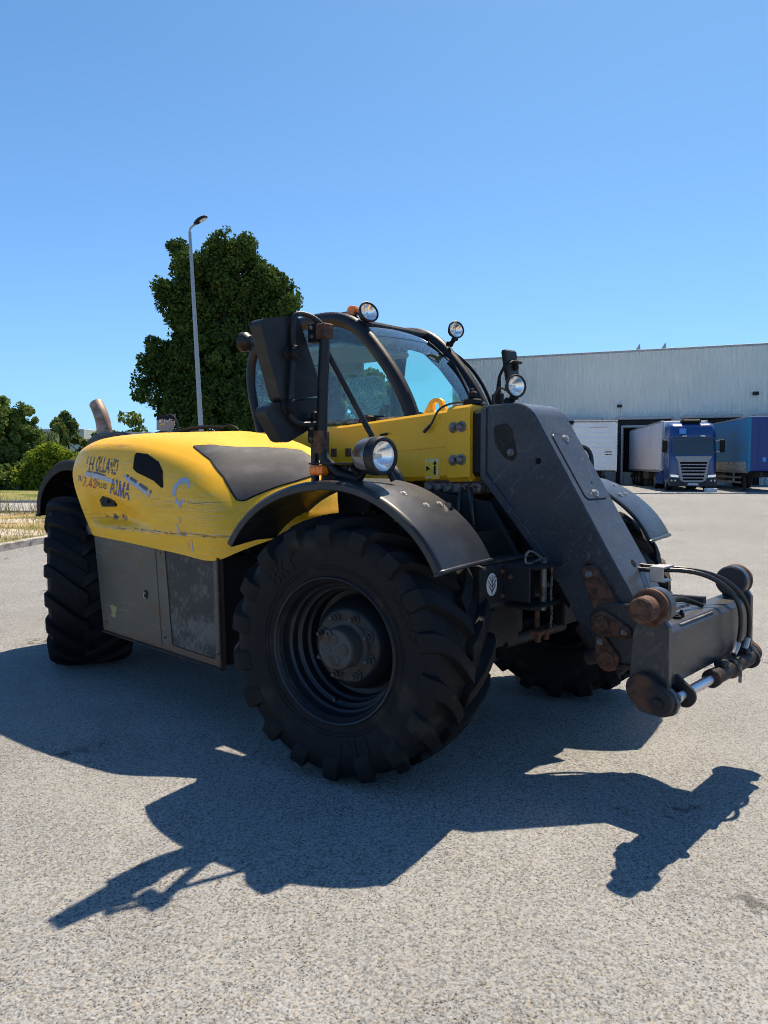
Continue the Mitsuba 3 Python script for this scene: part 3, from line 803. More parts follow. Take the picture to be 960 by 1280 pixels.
def make_tyre():
    prof = [(0.318, -0.190), (0.335, -0.205), (0.352, -0.213), (0.372, -0.215), (0.40, -0.224), (0.44, -0.236), (0.48, -0.243), (0.52, -0.243), (0.552, -0.236), (0.574, -0.22), (0.588, -0.18), (0.596, -0.09)]
    prof = prof + [(0.598, 0.0)] + [(r, -y) for r, y in prof[::-1]]
    body = lathe(prof, (0, 1, 0), (0, 0, 0), 96)
    P = np.array(prof)
    s = np.r_[0, np.cumsum(np.linalg.norm(np.diff(P, axis=0), axis=1))]
    mid = s[12]

    def at(q):      # distance along the section from its middle, towards -Y when negative
        return np.interp(mid + q, s, P[:, 0]), np.interp(mid + q, s, P[:, 1])
    lugs = []
    n = 18
    #        along section, angle swept, half width (m), height
    rows = [(0.012, 0.335, 0.034, 0.036), (-0.03, 0.285, 0.034, 0.041), (-0.09, 0.205, 0.034, 0.043), (-0.15, 0.115, 0.035, 0.042), (-0.20, 0.045, 0.037, 0.040),
            (-0.232, 0.008, 0.039, 0.038), (-0.262, 0.0, 0.040, 0.026), (-0.296, 0.0, 0.040, 0.012), (-0.312, 0.0, 0.040, 0.002)]
    for side in (-1, 1):
        for k in range(n):
            a0 = (k + (0.5 if side > 0 else 0)) * 2 * math.pi / n
            ring = []
            for q, sw, hw, h in rows:
                r, y = at(q)
                r2, y2 = at(q + 0.01)
                nr, ny = (y2 - y), -(r2 - r)
                ln = math.hypot(nr, ny)
                nr, ny = nr / ln, ny / ln
                pts = []
                for w, u in ((-hw - 0.012, -0.004), (-hw, h), (hw, h), (hw + 0.012, -0.004)):
                    rr, yy = r + nr * u, y + ny * u
                    a = a0 - sw + w / max(rr, 0.3)
                    pts.append((rr * math.cos(a), yy, rr * math.sin(a)))
                ring.append(pts)
            m = loft(ring)
            if side > 0:
                m.apply_transform(np.diag([1, -1, 1, 1]))
                m.invert()
            lugs.append(m)
    # raised lettering and rings on the outer side wall
    ringsw = [lathe([(r - 0.004, -yy + 0.004), (r - 0.002, -yy - 0.003), (r + 0.002, -yy - 0.003), (r + 0.004, -yy + 0.004)], (0, 1, 0), (0, 0, 0), 96) for r, yy in ((0.385, 0.2195), (0.40, 0.224))]
    words = []
    for text, ang0, hgt, rad in (('BKT', 2.36, 0.075, 0.455), ('AGRIMAX', 0.62, 0.04, 0.465), ('BKT', -1.15, 0.075, 0.455)):
        P2 = text_poly(text, hgt)
        v, f = fine_flat(P2, 0.012)
        cx = (v[:, 0].min() + v[:, 0].max()) / 2
        rr = rad + v[:, 1] - hgt / 2
        aa = ang0 - (v[:, 0] - cx) / rad
        for o in (0.0035,):
            yy = -np.interp(rr, [0.40, 0.44, 0.48, 0.52, 0.552], [0.224, 0.236, 0.243, 0.243, 0.236]) - o
            V = np.c_[rr * np.cos(aa), yy, rr * np.sin(aa)]
            words.append(trimesh.Trimesh(V, f, process=False))
            # side faces down to the wall
            e = trimesh.Trimesh(V, f, process=False)
            b = e.edges[trimesh.grouping.group_rows(e.edges_sorted, require_count=1)]
            n0 = len(V)
            V2 = np.vstack([V, V + [0, 0.006, 0]])
            words.append(trimesh.Trimesh(V2, np.vstack([np.c_[b[:, 0], b[:, 1], b[:, 1] + n0], np.c_[b[:, 0], b[:, 1] + n0, b[:, 0] + n0]]), process=False))
    return join(body, *lugs, *ringsw), join(*words)


def make_rim():
    prof = [(0.345, -0.200), (0.352, -0.214), (0.346, -0.222), (0.338, -0.218), (0.330, -0.200), (0.318, -0.188), (0.314, -0.150), (0.306, -0.140), (0.298, -0.136), (0.296, -0.098), (0.286, -0.088), (0.278, -0.085),
            (0.275, -0.045), (0.262, -0.034), (0.258, 0.02), (0.235, 0.028), (0.230, 0.01), (0.218, -0.035), (0.205, -0.06), (0.190, -0.082), (0.178, -0.094), (0.165, -0.098), (0.0, -0.098)]
    back = [(0.31, 0.19), (0.335, 0.2), (0.345, 0.215), (0.30, 0.19), (0.258, 0.02)]
    return join(lathe(prof, (0, 1, 0), (0, 0, 0), 72), lathe(back, (0, 1, 0), (0, 0, 0), 72))


tyre_m, word_m = make_tyre()
for m_ in (tyre_m,):      # the tyre is wider than its lettering's side by this much
    m_.vertices[:, 1] = np.where(m_.vertices[:, 1] > 0, m_.vertices[:, 1] * 1.2, m_.vertices[:, 1])
rim_m = make_rim()
hub_m = lathe([(0.128, -0.094), (0.126, -0.104), (0.103, -0.108), (0.100, -0.172), (0.097, -0.184), (0.092, -0.189), (0.0, -0.190)], (0, 1, 0), (0, 0, 0), 48)
capm = join(*[lathe([(0.024, 0), (0.024, 0.003), (0.021, 0.0032), (0.021, 0.001), (0.004, 0.001), (0.004, 0.004), (0, 0.004)], (0, -1, 0), (0.050 * math.cos(a), -0.190, 0.050 * math.sin(a)), 20) for a in (0.3, 1.9, 3.3, 4.9)],
            lathe([(0.018, 0), (0.018, 0.012), (0.009, 0.012), (0.009, 0.004), (0, 0.004)], (0, -1, 0), (-0.045, -0.187, 0.070), 16))
nut_m = join(lathe([(0, 0), (0.026, 0), (0.026, 0.004), (0.0185, 0.004), (0.0185, 0.024), (0.016, 0.027), (0.011, 0.027), (0.011, 0.044), (0.009, 0.046), (0, 0.046)], (0, -1, 0), (0, 0, 0), 6), cyl((0, 0, 0), (0, -0.008, 0), 0.027, 18))
valve_m = tube([(0.0, -0.10, -0.262), (0, -0.125, -0.262), (0, -0.15, -0.258)], 0.0075, 8)
DICTS = {'tyre': ply(tyre_m, 'm_tyre', smooth=28), 'lettering': ply(word_m, 'm_tyre'), 'rim': ply(rim_m, 'm_rim', smooth=35), 'hub': ply(hub_m, 'm_hub', smooth=35), 'cap_plug': ply(capm, 'm_hub', smooth=35),
         'nut': ply(nut_m, 'm_hub', smooth=35), 'valve': ply(valve_m, 'm_hose', smooth=35)}


def wheel(x, y, steer, spin, left=False):
    k = new(H + 'wheel')
    M = T().translate([x, y, TR - 0.005]).rotate([0, 0, 1], steer)
    if left:
        M = M @ T().rotate([0, 0, 1], 180)
    M = M @ T().rotate([0, 1, 0], spin)
    for nm in ('rim', 'hub', 'cap_plug', 'valve', 'lettering'):
        scene[k + '__' + nm] = {**DICTS[nm], 'to_world': M}
    if left:    # keeps the tread pointing the same way
        m = as_mesh(tyre_m).copy()
        m.apply_transform(np.diag([-1, 1, 1, 1]))
        m.invert()
        scene[k + '__tyre'] = {**ply(m, 'm_tyre', smooth=28), 'to_world': M}
    else:
        scene[k + '__tyre'] = {**DICTS['tyre'], 'to_world': M}
    for i in range(8):
        N = M @ T().rotate([0, 1, 0], i * 45 + 12) @ T().translate([0.147, -0.098, 0])
        scene[f'{k}__nut_{i:03d}' if i else f'{k}__nut'] = {**DICTS['nut'], 'to_world': N}
    return k


YW = 0.95
STEER = 10
wheel(-0.05, -YW, STEER, 8)
wheel(0.04, YW, STEER, 3, True)
RX = -3.02
wheel(RX, -0.86, -27, 5)
wheel(RX, 0.86, -25, 11, True)

# ------------------------------------------------------------------ running gear and frame
add(H + 'main_frame', join(prism([(-3.5, 0.62), (0.42, 0.60), (0.42, 0.93), (-0.7, 1.05), (-2.2, 1.3), (-3.5, 1.3)], -0.46, -0.24, 'y', 0.01), prism([(-3.5, 0.62), (0.42, 0.60), (0.42, 0.93), (-0.7, 1.05), (-2.2, 1.3), (-3.5, 1.3)], 0.22, 0.44, 'y', 0.01),
                           rbox(-3.3, 0.3, -0.24, 0.22, 0.58, 0.64, 0.01), rbox(-2.7, -1.0, -0.9, -0.46, 0.6, 1.2, 0.03)), 'm_frame')
for x, nm in ((0, 'front_axle'), (RX, 'rear_axle')):
    add(H + nm, join(tube([(x, -0.78, 0.63), (x, -0.4, 0.63), (x, -0.22, 0.62), (x, 0, 0.61), (x, 0.22, 0.62), (x, 0.4, 0.63), (x, 0.78, 0.63)], [0.10, 0.09, 0.13, 0.19, 0.13, 0.09, 0.10], 14),
                     tube([(x + 0.2, -0.62, 0.6), (x + 0.2, 0.62, 0.6)], 0.022, 8), cyl((x, -0.85, 0.63), (x, -0.7, 0.63), 0.15, 24, 0.01), cyl((x, 0.7, 0.63), (x, 0.85, 0.63), 0.15, 24, 0.01)), 'm_frame')
# front cross member with the emblem, axle casing, pin and chain
fx = 0.47
cm = add(H + 'front_cross_member', join(prism(round_poly([(0.20, 0.80), (fx, 0.80), (fx, 1.02), (0.20, 1.02)], 0.03), -0.66, -0.06, 'y', 0.004), rbox(0.1, 0.42, -0.66, 0.3, 0.83, 0.985, 0.01)), 'm_frame')
add(cm + '__top_plate', rbox(0.19, 0.455, -0.62, -0.12, 1.0205, 1.028, 0.002), 'm_frame_rusty')
em = add(cm + '__emblem', prism(disc_poly(-0.568, 0.925, 0.043, 32, 1.28), fx + 0.001, fx + 0.004, 'x', 0.001), 'm_emblem')


def leaf_lines():
    cy, cz = -0.568, 0.925
    out = [[(cy, cz - 0.05), (cy, cz + 0.046)]]
    for z0, dz, w in ((-0.036, 0.036, 0.029), (-0.014, 0.036, 0.033), (0.010, 0.030, 0.024)):
        for s in (-1, 1):
            out.append([(cy, cz + z0), (cy + s * w, cz + z0 + dz)])
    return join(*[tube([(fx + 0.004, a, b) for a, b in seg], 0.0023, 6) for seg in out])


add(cm + '__emblem__leaf', leaf_lines(), 'm_black')
add(cm + '__pin_bracket', join(rbox(fx, fx + 0.15, -0.47, -0.455, 0.84, 1.01, 0.003), prism([(fx, -0.46), (fx + 0.17, -0.44), (fx + 0.17, -0.20), (fx, -0.16)], 0.995, 1.01, 'z', 0.003), rbox(fx, fx + 0.15, -0.45, -0.18, 0.80, 0.815, 0.003)), 'm_frame')
add(cm + '__pin', join(cyl((fx + 0.10, -0.26, 0.77), (fx + 0.10, -0.26, 1.035), 0.017, 16), tube([(fx + 0.10, -0.26, 1.03), (fx + 0.10, -0.33, 1.06), (fx + 0.10, -0.42, 1.065), (fx + 0.10, -0.43, 1.035), (fx + 0.10, -0.36, 1.02), (fx + 0.10, -0.26, 1.02)], 0.006, 8, 24)), 'm_zinc_dull')
links = []
for i in range(26):
    z = 1.0 - i * 0.0125
    Mx = frame_to((0, 0, 1), (fx + 0.12, -0.215 + 0.004 * math.sin(i * 0.4), z), (i % 2) * math.pi / 2)
    t = tube([(0.0055 * math.cos(a), 0, 0.0095 * math.sin(a)) for a in np.linspace(0, 2 * math.pi, 10)], 0.0022, 5, caps=False)
    t.apply_transform(Mx)
    links.append(t)
add(cm + '__chain', join(*links), 'm_zinc_dull', label='thin steel safety chain hanging from the pin')
add(cm + '__bolt', [bolt((fx, -0.48, 0.98), (1, 0, 0), 0.011), bolt((fx, -0.48, 0.86), (1, 0, 0), 0.011), bolt((fx + 0.05, -0.475, 0.96), (0, -1, 0), 0.014)], 'm_rust')
ax = add(H + 'axle_casing', join(rbox(0.16, 0.40, -0.66, -0.30, 0.62, 0.78, 0.03), cyl((0.30, -0.60, 0.70), (0.43, -0.60, 0.70), 0.085, 24, 0.01), rbox(0.36, 0.42, -0.52, -0.20, 0.63, 0.79, 0.012), rbox(0.30, 0.36, -0.72, -0.62, 0.55, 0.63, 0.01)), 'm_frame')
add(ax + '__grease_nipple', cyl((0.43, -0.63, 0.745), (0.455, -0.64, 0.765), 0.006, 8), 'm_zinc')
add(H + 'steering_ram', join(cyl((0.36, -0.30, 0.58), (0.36, 0.30, 0.58), 0.035, 16), cyl((0.36, -0.62, 0.58), (0.36, -0.30, 0.58), 0.018, 12)), 'm_frame')
add(H + 'front_guard_plate', prism([(-0.60, 1.03), (-0.06, 1.03), (-0.01, 1.06), (-0.03, 1.10), (-0.12, 1.145), (-0.28, 1.158), (-0.60, 1.158)], 0.29, 0.305, 'x', 0.003), 'm_plastic')
add(H + 'frame_upright', prism([(-0.5, 0.95), (0.42, 0.75), (0.52, 0.76), (0.42, 1.0), (0.22, 1.30), (-0.2, 1.35), (-0.5, 1.35)], -0.235, -0.205, 'y', 0.004), 'm_frame')
add(H + 'frame_upright', prism([(-0.5, 0.95), (0.42, 0.75), (0.52, 0.76), (0.42, 1.0), (0.22, 1.30), (-0.2, 1.35), (-0.5, 1.35)], 0.215, 0.245, 'y', 0.004), 'm_frame')
add(H + 'rusty_link', join(rbox(0.5, 0.56, -0.28, -0.12, 0.64, 0.665, 0.006), cyl((0.53, -0.24, 0.60), (0.53, -0.24, 0.66), 0.016, 10), cyl((0.53, -0.16, 0.60), (0.53, -0.16, 0.66), 0.016, 10), cyl((0.5, -0.20, 0.66), (0.5, -0.2, 0.82), 0.014, 10)), 'm_rust')
add(H + 'counterweight', prism(round_poly([(-3.95, 0.62), (-3.4, 0.62), (-3.4, 1.45), (-3.85, 1.45), (-3.95, 1.3)], 0.06), -0.75, 0.95, 'y', 0.03), 'm_frame')

# ------------------------------------------------------------------ engine cover: a grid of points over the cover, columns from rear to front, rows from the lower rim to the top
COLS = [
    [(-2.50, -.60, 1.10), (-2.68, -.60, 1.25), (-2.82, -.60, 1.44), (-2.83, -.60, 1.57), (-2.76, -.60, 1.655), (-2.66, -.55, 1.70), (-2.55, -.40, 1.715)],
    [(-2.46, -1.00, 1.03), (-2.60, -1.02, 1.22), (-2.735, -1.02, 1.40), (-2.765, -.99, 1.52), (-2.73, -.93, 1.615), (-2.63, -.80, 1.685), (-2.52, -.40, 1.715)],
    [(-2.43, -1.10, 1.02), (-2.555, -1.115, 1.21), (-2.65, -1.115, 1.39), (-2.67, -1.09, 1.52), (-2.64, -1.03, 1.62), (-2.56, -.86, 1.69), (-2.48, -.40, 1.72)],
    [(-2.30, -1.12, 1.016), (-2.36, -1.135, 1.2), (-2.40, -1.135, 1.39), (-2.41, -1.118, 1.54), (-2.40, -1.05, 1.64), (-2.36, -.87, 1.700), (-2.32, -.40, 1.725)],
    [(-2.00, -1.12, 1.006), (-2.00, -1.138, 1.2), (-2.00, -1.136, 1.38), (-2.01, -1.115, 1.53), (-2.01, -1.045, 1.635), (-2.00, -.86, 1.700), (-2.00, -.40, 1.728)],
    [(-1.60, -1.12, .988), (-1.60, -1.138, 1.17), (-1.62, -1.132, 1.345), (-1.65, -1.10, 1.49), (-1.68, -1.025, 1.598), (-1.70, -.84, 1.675), (-1.72, -.40, 1.725)],
    [(-1.27, -1.12, .972), (-1.27, -1.135, 1.13), (-1.30, -1.125, 1.285), (-1.345, -1.085, 1.425), (-1.40, -1.005, 1.54), (-1.47, -.82, 1.640), (-1.56, -.40, 1.712)],
    [(-1.02, -1.112, .962), (-1.02, -1.122, 1.10), (-1.055, -1.10, 1.245), (-1.115, -1.05, 1.375), (-1.19, -.955, 1.49), (-1.29, -.77, 1.605), (-1.42, -.40, 1.695)],
    [(-.88, -1.045, 1.015), (-.88, -1.045, 1.12), (-.91, -1.01, 1.23), (-.97, -.95, 1.36), (-1.045, -.855, 1.472), (-1.15, -.69, 1.585), (-1.30, -.40, 1.675)],
    [(-.72, -.925, 1.09), (-.72, -.92, 1.16), (-.745, -.885, 1.24), (-.795, -.825, 1.355), (-.87, -.74, 1.46), (-.98, -.60, 1.565), (-1.15, -.40, 1.645)],
    [(-.57, -.80, 1.15), (-.57, -.795, 1.20), (-.595, -.765, 1.26), (-.64, -.715, 1.355), (-.71, -.645, 1.45), (-.82, -.54, 1.54), (-1.00, -.40, 1.60)],
    [(-.46, -.68, 1.18), (-.465, -.675, 1.225), (-.495, -.65, 1.28), (-.545, -.61, 1.36), (-.615, -.56, 1.435), (-.72, -.49, 1.51), (-.88, -.40, 1.555)],
]
CA = np.array(COLS)
NU, NV = 150, 90
SU = make_interp_spline(np.linspace(0, 1, CA.shape[0]), CA, k=3, axis=0)


def hood_points(u, v):
    """points of the cover at arrays u, v in [0, 1]"""
    c = SU(u)                                       # (n, rows, 3)
    q = v * (CA.shape[1] - 1)
    # Catmull-Rom along the rows
    i = np.clip(np.floor(q).astype(int), 0, CA.shape[1] - 2)
    t = (q - i)[:, None]
    k = np.arange(len(u))
    p0, p1, p2, p3 = (c[k, np.clip(i + d, 0, CA.shape[1] - 1)] for d in (-1, 0, 1, 2))
    p = 0.5 * (2 * p1 + (p2 - p0) * t + (2 * p0 - 5 * p1 + 4 * p2 - p3) * t ** 2 + (3 * p1 - p0 - 3 * p2 + p3) * t ** 3)
    # hollow round the handle in the side
    def ss(a, b, x):
        t = np.clip((x - a) / (b - a), 0, 1)
        return t * t * (3 - 2 * t)
    x, z = p[:, 0], p[:, 2]
    top = 1.375 - 0.20 * (x + 2.4)
    g = ss(-2.44, -2.27, x) * (1 - ss(-2.1, -1.45, x)) * ss(1.085, 1.15, z) * (1 - ss(top - 0.16, top + 0.015, z)) * (p[:, 1] < -1.0)
    p[:, 1] += 0.075 * g
    return p


uu, vv = np.meshgrid(np.linspace(0, 1, NU), np.linspace(0, 1, NV), indexing='ij')
HP = hood_points(uu.ravel(), vv.ravel())
hood_f = grid_faces(NU, NV)
hm = trimesh.Trimesh(HP, hood_f, process=False)
if ((hm.triangles_center - [-1.4, -0.4, 1.1]) * hm.face_normals * hm.area_faces[:, None]).sum() < 0:
    hm = trimesh.Trimesh(HP, hood_f[:, ::-1], process=False)
HN = meshkit.arrays(hm, True)[2]
inner = trimesh.Trimesh(HP - HN * 0.012, hm.faces[:, ::-1], process=False)
edge = []
idx = np.arange(NU * NV).reshape(NU, NV)
for line in (idx[:, 0], idx[:, -1], idx[0], idx[-1]):
    n = len(line)
    vs = np.vstack([HP[line], HP[line] - HN[line] * 0.012])
    edge.append(trimesh.Trimesh(np.vstack([vs]), grid_faces(2, n), process=False))
cover = add(H + 'engine_cover', join(hm, inner, *edge), 'm_yellow', smooth=40, label='worn yellow engine cover with scratches and peeled lettering')

side_sel = (HN[:, 1] < -0.45)
SIDE_Y = LinearNDInterpolator(HP[side_sel][:, [0, 2]], HP[side_sel][:, 1])


def on_side(P2, out, size=0.02, thick=0.0):
    """a flat shape given in (x, z) of the cover's side, laid on it as thin foil"""
    v, f = fine_flat(P2, size)
    y = SIDE_Y(v)
    y = np.where(np.isnan(y), -1.12, y)
    m = trimesh.Trimesh(np.c_[v[:, 0], y - out, v[:, 1]], f, process=False)
    if m.face_normals[:, 1].mean() > 0:
        m.invert()
    return m


def on_cover(P2, out, size=0.012):
    """the same for a shape given in the grid's own (u, v)"""
    v, f = fine_flat(P2, size)
    p = hood_points(v[:, 0], v[:, 1])
    e = 1e-3
    n = np.cross(hood_points(v[:, 0] + e, v[:, 1]) - p, hood_points(v[:, 0], v[:, 1] + e) - p)
    n /= np.linalg.norm(n, axis=1, keepdims=True)
    n *= np.where((n * [0.3, -1, 1]).sum(1) < 0, -1, 1)[:, None]
    m = trimesh.Trimesh(p + n * out, f, process=False)
    if (m.face_normals * [0.3, -1, 1]).sum(1).mean() < 0:
        m.invert()
    return m


def worn(P2, seed, cell, keep):
    """bits flaked off a foil"""
    r = np.random.default_rng(seed)
    x0, y0, x1, y1 = P2.bounds
    bits = []
    for _ in range(int((x1 - x0) * (y1 - y0) / cell ** 2 * (1 - keep))):
        a, s = r.uniform(0, 6.28), cell * r.uniform(0.3, 1.0)
        k = sa.scale(sg.Point(r.uniform(x0, x1), r.uniform(y0, y1)).buffer(s, quad_segs=2), 1, r.uniform(0.3, 0.8))
        bits.append(sa.rotate(k, math.degrees(a)))
    return P2.difference(shapely.union_all(bits))


def lettering(text, x, z, height, width, slant=0.0, tilt=0.0, wear=None):
    P = text_poly(text, height)
    x0, y0, x1, y1 = P.bounds
    P = sa.affine_transform(P, [width / (x1 - x0), slant, 0, 1, -x0 * width / (x1 - x0), 0])
    P = sa.rotate(P, tilt, origin=(0, 0))
    P = sa.translate(P, x, z)
    return worn(P, *wear) if wear else P


def smooth_poly(pts, r, q=5):
    return sg.Polygon(pts).buffer(-r).buffer(2 * r, quad_segs=q).buffer(-r, quad_segs=q)


# grey textured inlay in the front slope, with a dark gap round it
inlay = smooth_poly([(0.532, 0.762), (0.575, 0.808), (0.72, 0.852), (0.86, 0.885), (0.892, 0.845), (0.918, 0.75), (0.930, 0.665), (0.905, 0.63), (0.82, 0.535), (0.735, 0.415), (0.722, 0.42), (0.705, 0.475), (0.672, 0.585), (0.612, 0.695)], 0.012)
add(cover + '__inlay_gap', on_cover(inlay.buffer(0.006), 0.0025), 'm_black', smooth=True)
add(cover + '__inlay', on_cover(inlay, 0.005), 'm_patch', smooth=True, label='rough dark grey inlay in the front slope of the cover')
duct = smooth_poly([(-1.865, 1.572), (-1.74, 1.562), (-1.60, 1.512), (-1.53, 1.455), (-1.482, 1.345), (-1.60, 1.400), (-1.79, 1.448), (-1.835, 1.470)], 0.012)
add(cover + '__air_vent', on_side(duct, 0.003), 'm_dock', smooth=True)
# what is left of the lettering
HZ = 0.068
add(cover + '__lettering', on_side(lettering('H', -2.395, 1.458, 0.088, 0.062, tilt=-3, wear=(3, 0.014, 0.72)), 0.0022), 'm_decal_navy', smooth=True)
add(cover + '__lettering', on_side(lettering('I', -2.44, 1.505, 0.045, 0.016, tilt=-3, wear=(9, 0.012, 0.7)), 0.0022), 'm_decal_navy', smooth=True)
add(cover + '__lettering', on_side(lettering('OLLAND', -2.30, 1.455, 0.095, 0.28, tilt=-5, wear=(4, 0.014, 0.72)), 0.0022), 'm_decal_navy', smooth=True)
add(cover + '__stripe', on_side(worn(sg.Polygon([(-2.455, 1.434), (-2.42, 1.452), (-2.25, 1.438), (-2.10, 1.405), (-2.02, 1.385), (-2.05, 1.372), (-2.2, 1.395), (-2.45, 1.42)]), 5, 0.02, 0.85), 0.0018), 'm_decal_silver', smooth=True)
add(cover + '__stripe', on_side(worn(sg.Polygon([(-2.43, 1.447), (-2.40, 1.456), (-2.24, 1.443), (-2.16, 1.428), (-2.17, 1.420), (-2.25, 1.432)]), 6, 0.02, 0.9), 0.0026), 'm_decal_navy', smooth=True)
add(cover + '__model_lettering', on_side(lettering('TH', -2.57, 1.385, 0.036, 0.075, 0.2, -4, (7, 0.012, 0.75)), 0.0022), 'm_decal_navy', smooth=True)
add(cover + '__model_lettering', on_side(lettering('7.42', -2.485, 1.352, 0.062, 0.19, 0.25, -4, (8, 0.02, 0.9)), 0.0022), 'm_decal_red', smooth=True)
add(cover + '__model_lettering', on_side(lettering('PLUS', -2.285, 1.349, 0.034, 0.135, 0.2, -5), 0.0022), 'm_decal_navy', smooth=True)
add(cover + '__owner_lettering', on_side(lettering('AIMA', -2.105, 1.315, 0.096, 0.245, 0, -9, (10, 0.014, 0.82)), 0.0022), 'm_decal_blue', smooth=True)
band = lambda a, b: sg.Polygon([(-1.925 + 0.31 * a, 1.438 - 0.105 * a), (-1.925 + 0.31 * b, 1.438 - 0.105 * b), (-1.94 + 0.31 * b, 1.412 - 0.112 * b), (-1.94 + 0.31 * a, 1.412 - 0.112 * a)])
add(cover + '__stripe', on_side(worn(band(0, 1), 11, 0.012, 0.9), 0.0018), 'm_decal_silver', smooth=True)
for a, b in ((0.06, 0.14), (0.2, 0.45), (0.56, 0.86), (0.95, 1.0)):
    q = sg.Polygon([(-1.915 + 0.31 * a, 1.444 - 0.105 * a), (-1.915 + 0.31 * b, 1.444 - 0.105 * b), (-1.925 + 0.31 * b, 1.428 - 0.108 * b), (-1.925 + 0.31 * a, 1.428 - 0.108 * a)])
    add(cover + '__stripe', on_side(q, 0.0026), 'm_decal_navy', smooth=True)
# peeled round badge: only a broken ring is left
ring = sa.scale(sg.Point(0, 0).buffer(0.075), 1, 1.05).difference(sa.translate(sg.Point(0, 0).buffer(0.052), 0.012, -0.008)).difference(sg.Polygon([(0, -0.02), (0.1, 0.03), (0.12, -0.12), (-0.005, -0.12)]))
badge = shapely.union_all([worn(sa.translate(ring, -1.325, 1.345), 12, 0.026, 0.80), sa.translate(sa.scale(sg.Point(0, 0).buffer(0.016), 0.8, 1.2), -1.315, 1.268), sa.translate(sg.Point(0, 0).buffer(0.012), -1.285, 1.285),
                           sg.Polygon([(-1.345, 1.155), (-1.325, 1.14), (-1.30, 1.09), (-1.305, 1.075), (-1.33, 1.11)]), sg.Polygon([(-1.315, 1.20), (-1.30, 1.19), (-1.298, 1.16), (-1.31, 1.15)])])
add(cover + '__peeled_badge', [on_side(g_, 0.0018) for g_ in badge.geoms if g_.area > 2e-5], 'm_decal_silver', smooth=True)
add(cover + '__peeled_badge', [on_side(sg.Polygon(q_), 0.0018) for q_ in ([(-1.20, 1.07), (-1.19, 1.075), (-1.185, 1.0), (-1.195, 1.0)], [(-1.235, 1.05), (-1.228, 1.055), (-1.224, 1.01), (-1.23, 1.01)])], 'm_decal_silver', smooth=True)
# handle in its hollow
hd = add(cover + '__handle', join(prism(round_poly([(-2.285, 1.262), (-2.24, 1.29), (-2.20, 1.278), (-2.165, 1.285), (-2.10, 1.272), (-2.085, 1.235), (-2.13, 1.222), (-2.255, 1.218)], 0.006), -1.118, -1.05, 'y', 0.012)), 'm_black')
add(hd + '__lock', cyl((-2.165, -1.131, 1.255), (-2.165, -1.12, 1.255), 0.011, 14, 0.002), 'm_black')

# ------------------------------------------------------------------ grey side box under the cover
out = [(-2.41, 1.04), (-2.30, 0.372), (-0.955, 0.35), (-0.975, 0.985), (-1.4, 1.01)]
rec = [(tuple(p)) for p in round_poly([(-1.535, 1.0), (-1.465, 0.412), (-1.018, 0.402), (-1.035, 0.972)], 0.025)]
box = add(H + 'side_box', prism(out, -1.10, -1.075, 'y', 0, holes=[rec]), 'm_panel', smooth=False)
add(box + '__body', prism([(-2.38, 1.03), (-2.28, 0.39), (-0.975, 0.37), (-0.99, 0.98)], -1.074, -0.55, 'y', 0.01), 'm_frame', smooth=False)
add(box + '__tank', prism(rec, -1.095, -1.076, 'y', 0.004), 'm_tank', label='dark scuffed tank behind the cut-out, dusty in its lower half')
add(box + '__door', prism(round_poly([(-2.325, 1.025), (-2.222, 0.395), (-1.575, 0.385), (-1.635, 1.012)], 0.012), -1.104, -1.0985, 'y', 0.002), 'm_panel')
add(box + '__lower_flange', prism([(-2.30, 0.372), (-0.955, 0.35), (-0.955, 0.362), (-2.30, 0.384)], -1.115, -1.1005, 'y', 0.002), 'm_frame_rusty')
add(box + '__edge_flange', prism([(-0.968, 0.37), (-0.952, 0.37), (-0.972, 0.98), (-0.988, 0.98)], -1.112, -1.1005, 'y', 0.002), 'm_frame_rusty')
la = add(box + '__latch', prism(round_poly([(-1.76, 0.715), (-1.725, 0.715), (-1.73, 0.665), (-1.755, 0.665)], 0.006), -1.112, -1.1045, 'y', 0.003), 'm_black')
add(la + '__ring', tube([(-1.742 + 0.012 * math.cos(a), -1.116, 0.685 + 0.018 * math.sin(a)) for a in np.linspace(0.4, 2 * math.pi - 0.4, 16)], 0.003, 6), 'm_zinc')
add(box + '__bolt', [*[bolt((x, -1.10, z), (0, -1, 0), 0.009, 0.006) for x, z in ((-1.0, 0.44), (-1.0, 0.9), (-1.545, 0.45), (-2.26, 0.45), (-1.585, 0.96))]], 'm_zinc_dull')

# ------------------------------------------------------------------ mudguards
def mudguard(arc, y0, y1, lip=0.038, th=0.010):
    """a curved sheet following the (x, z) arc from y0 (outer rim, turned down) to y1"""
    a = smooth_path(arc, 44)
    d = np.gradient(a, axis=0)
    d /= np.linalg.norm(d, axis=1, keepdims=True)
    nrm = np.c_[-d[:, 1], d[:, 0]]
    nrm *= np.where(nrm[len(nrm) // 2, 1] < 0, -1, 1)
    s = 1 if y1 > y0 else -1
    w = abs(y1 - y0)
    sec = [(0.0, -lip), (-0.003, -lip + 0.004), (-0.003, -0.010), (0.006, 0.001), (0.022, 0.006), (0.12, 0.012), (w * 0.5, 0.014), (w - 0.05, 0.010), (w - 0.008, 0.004), (w, -0.004), (w, -0.016), (w - 0.007, -0.016),
           (w - 0.012, -0.006), (w - 0.05, 0.010 - th), (w * 0.5, 0.014 - th), (0.12, 0.012 - th), (0.024, -0.004), (0.010, -0.010), (0.006, -lip)]
    rings = [[(p[0] + n[0] * q, y0 + s * y, p[1] + n[1] * q) for y, q in sec] for p, n in zip(a, nrm)]
    m = loft(rings)
    front = tube([(a[-1][0] + nrm[-1][0] * q, y0 + s * y, a[-1][1] + nrm[-1][1] * q) for y, q in sec[1:10]], 0.010, 8)
    return join(m, front), a, nrm


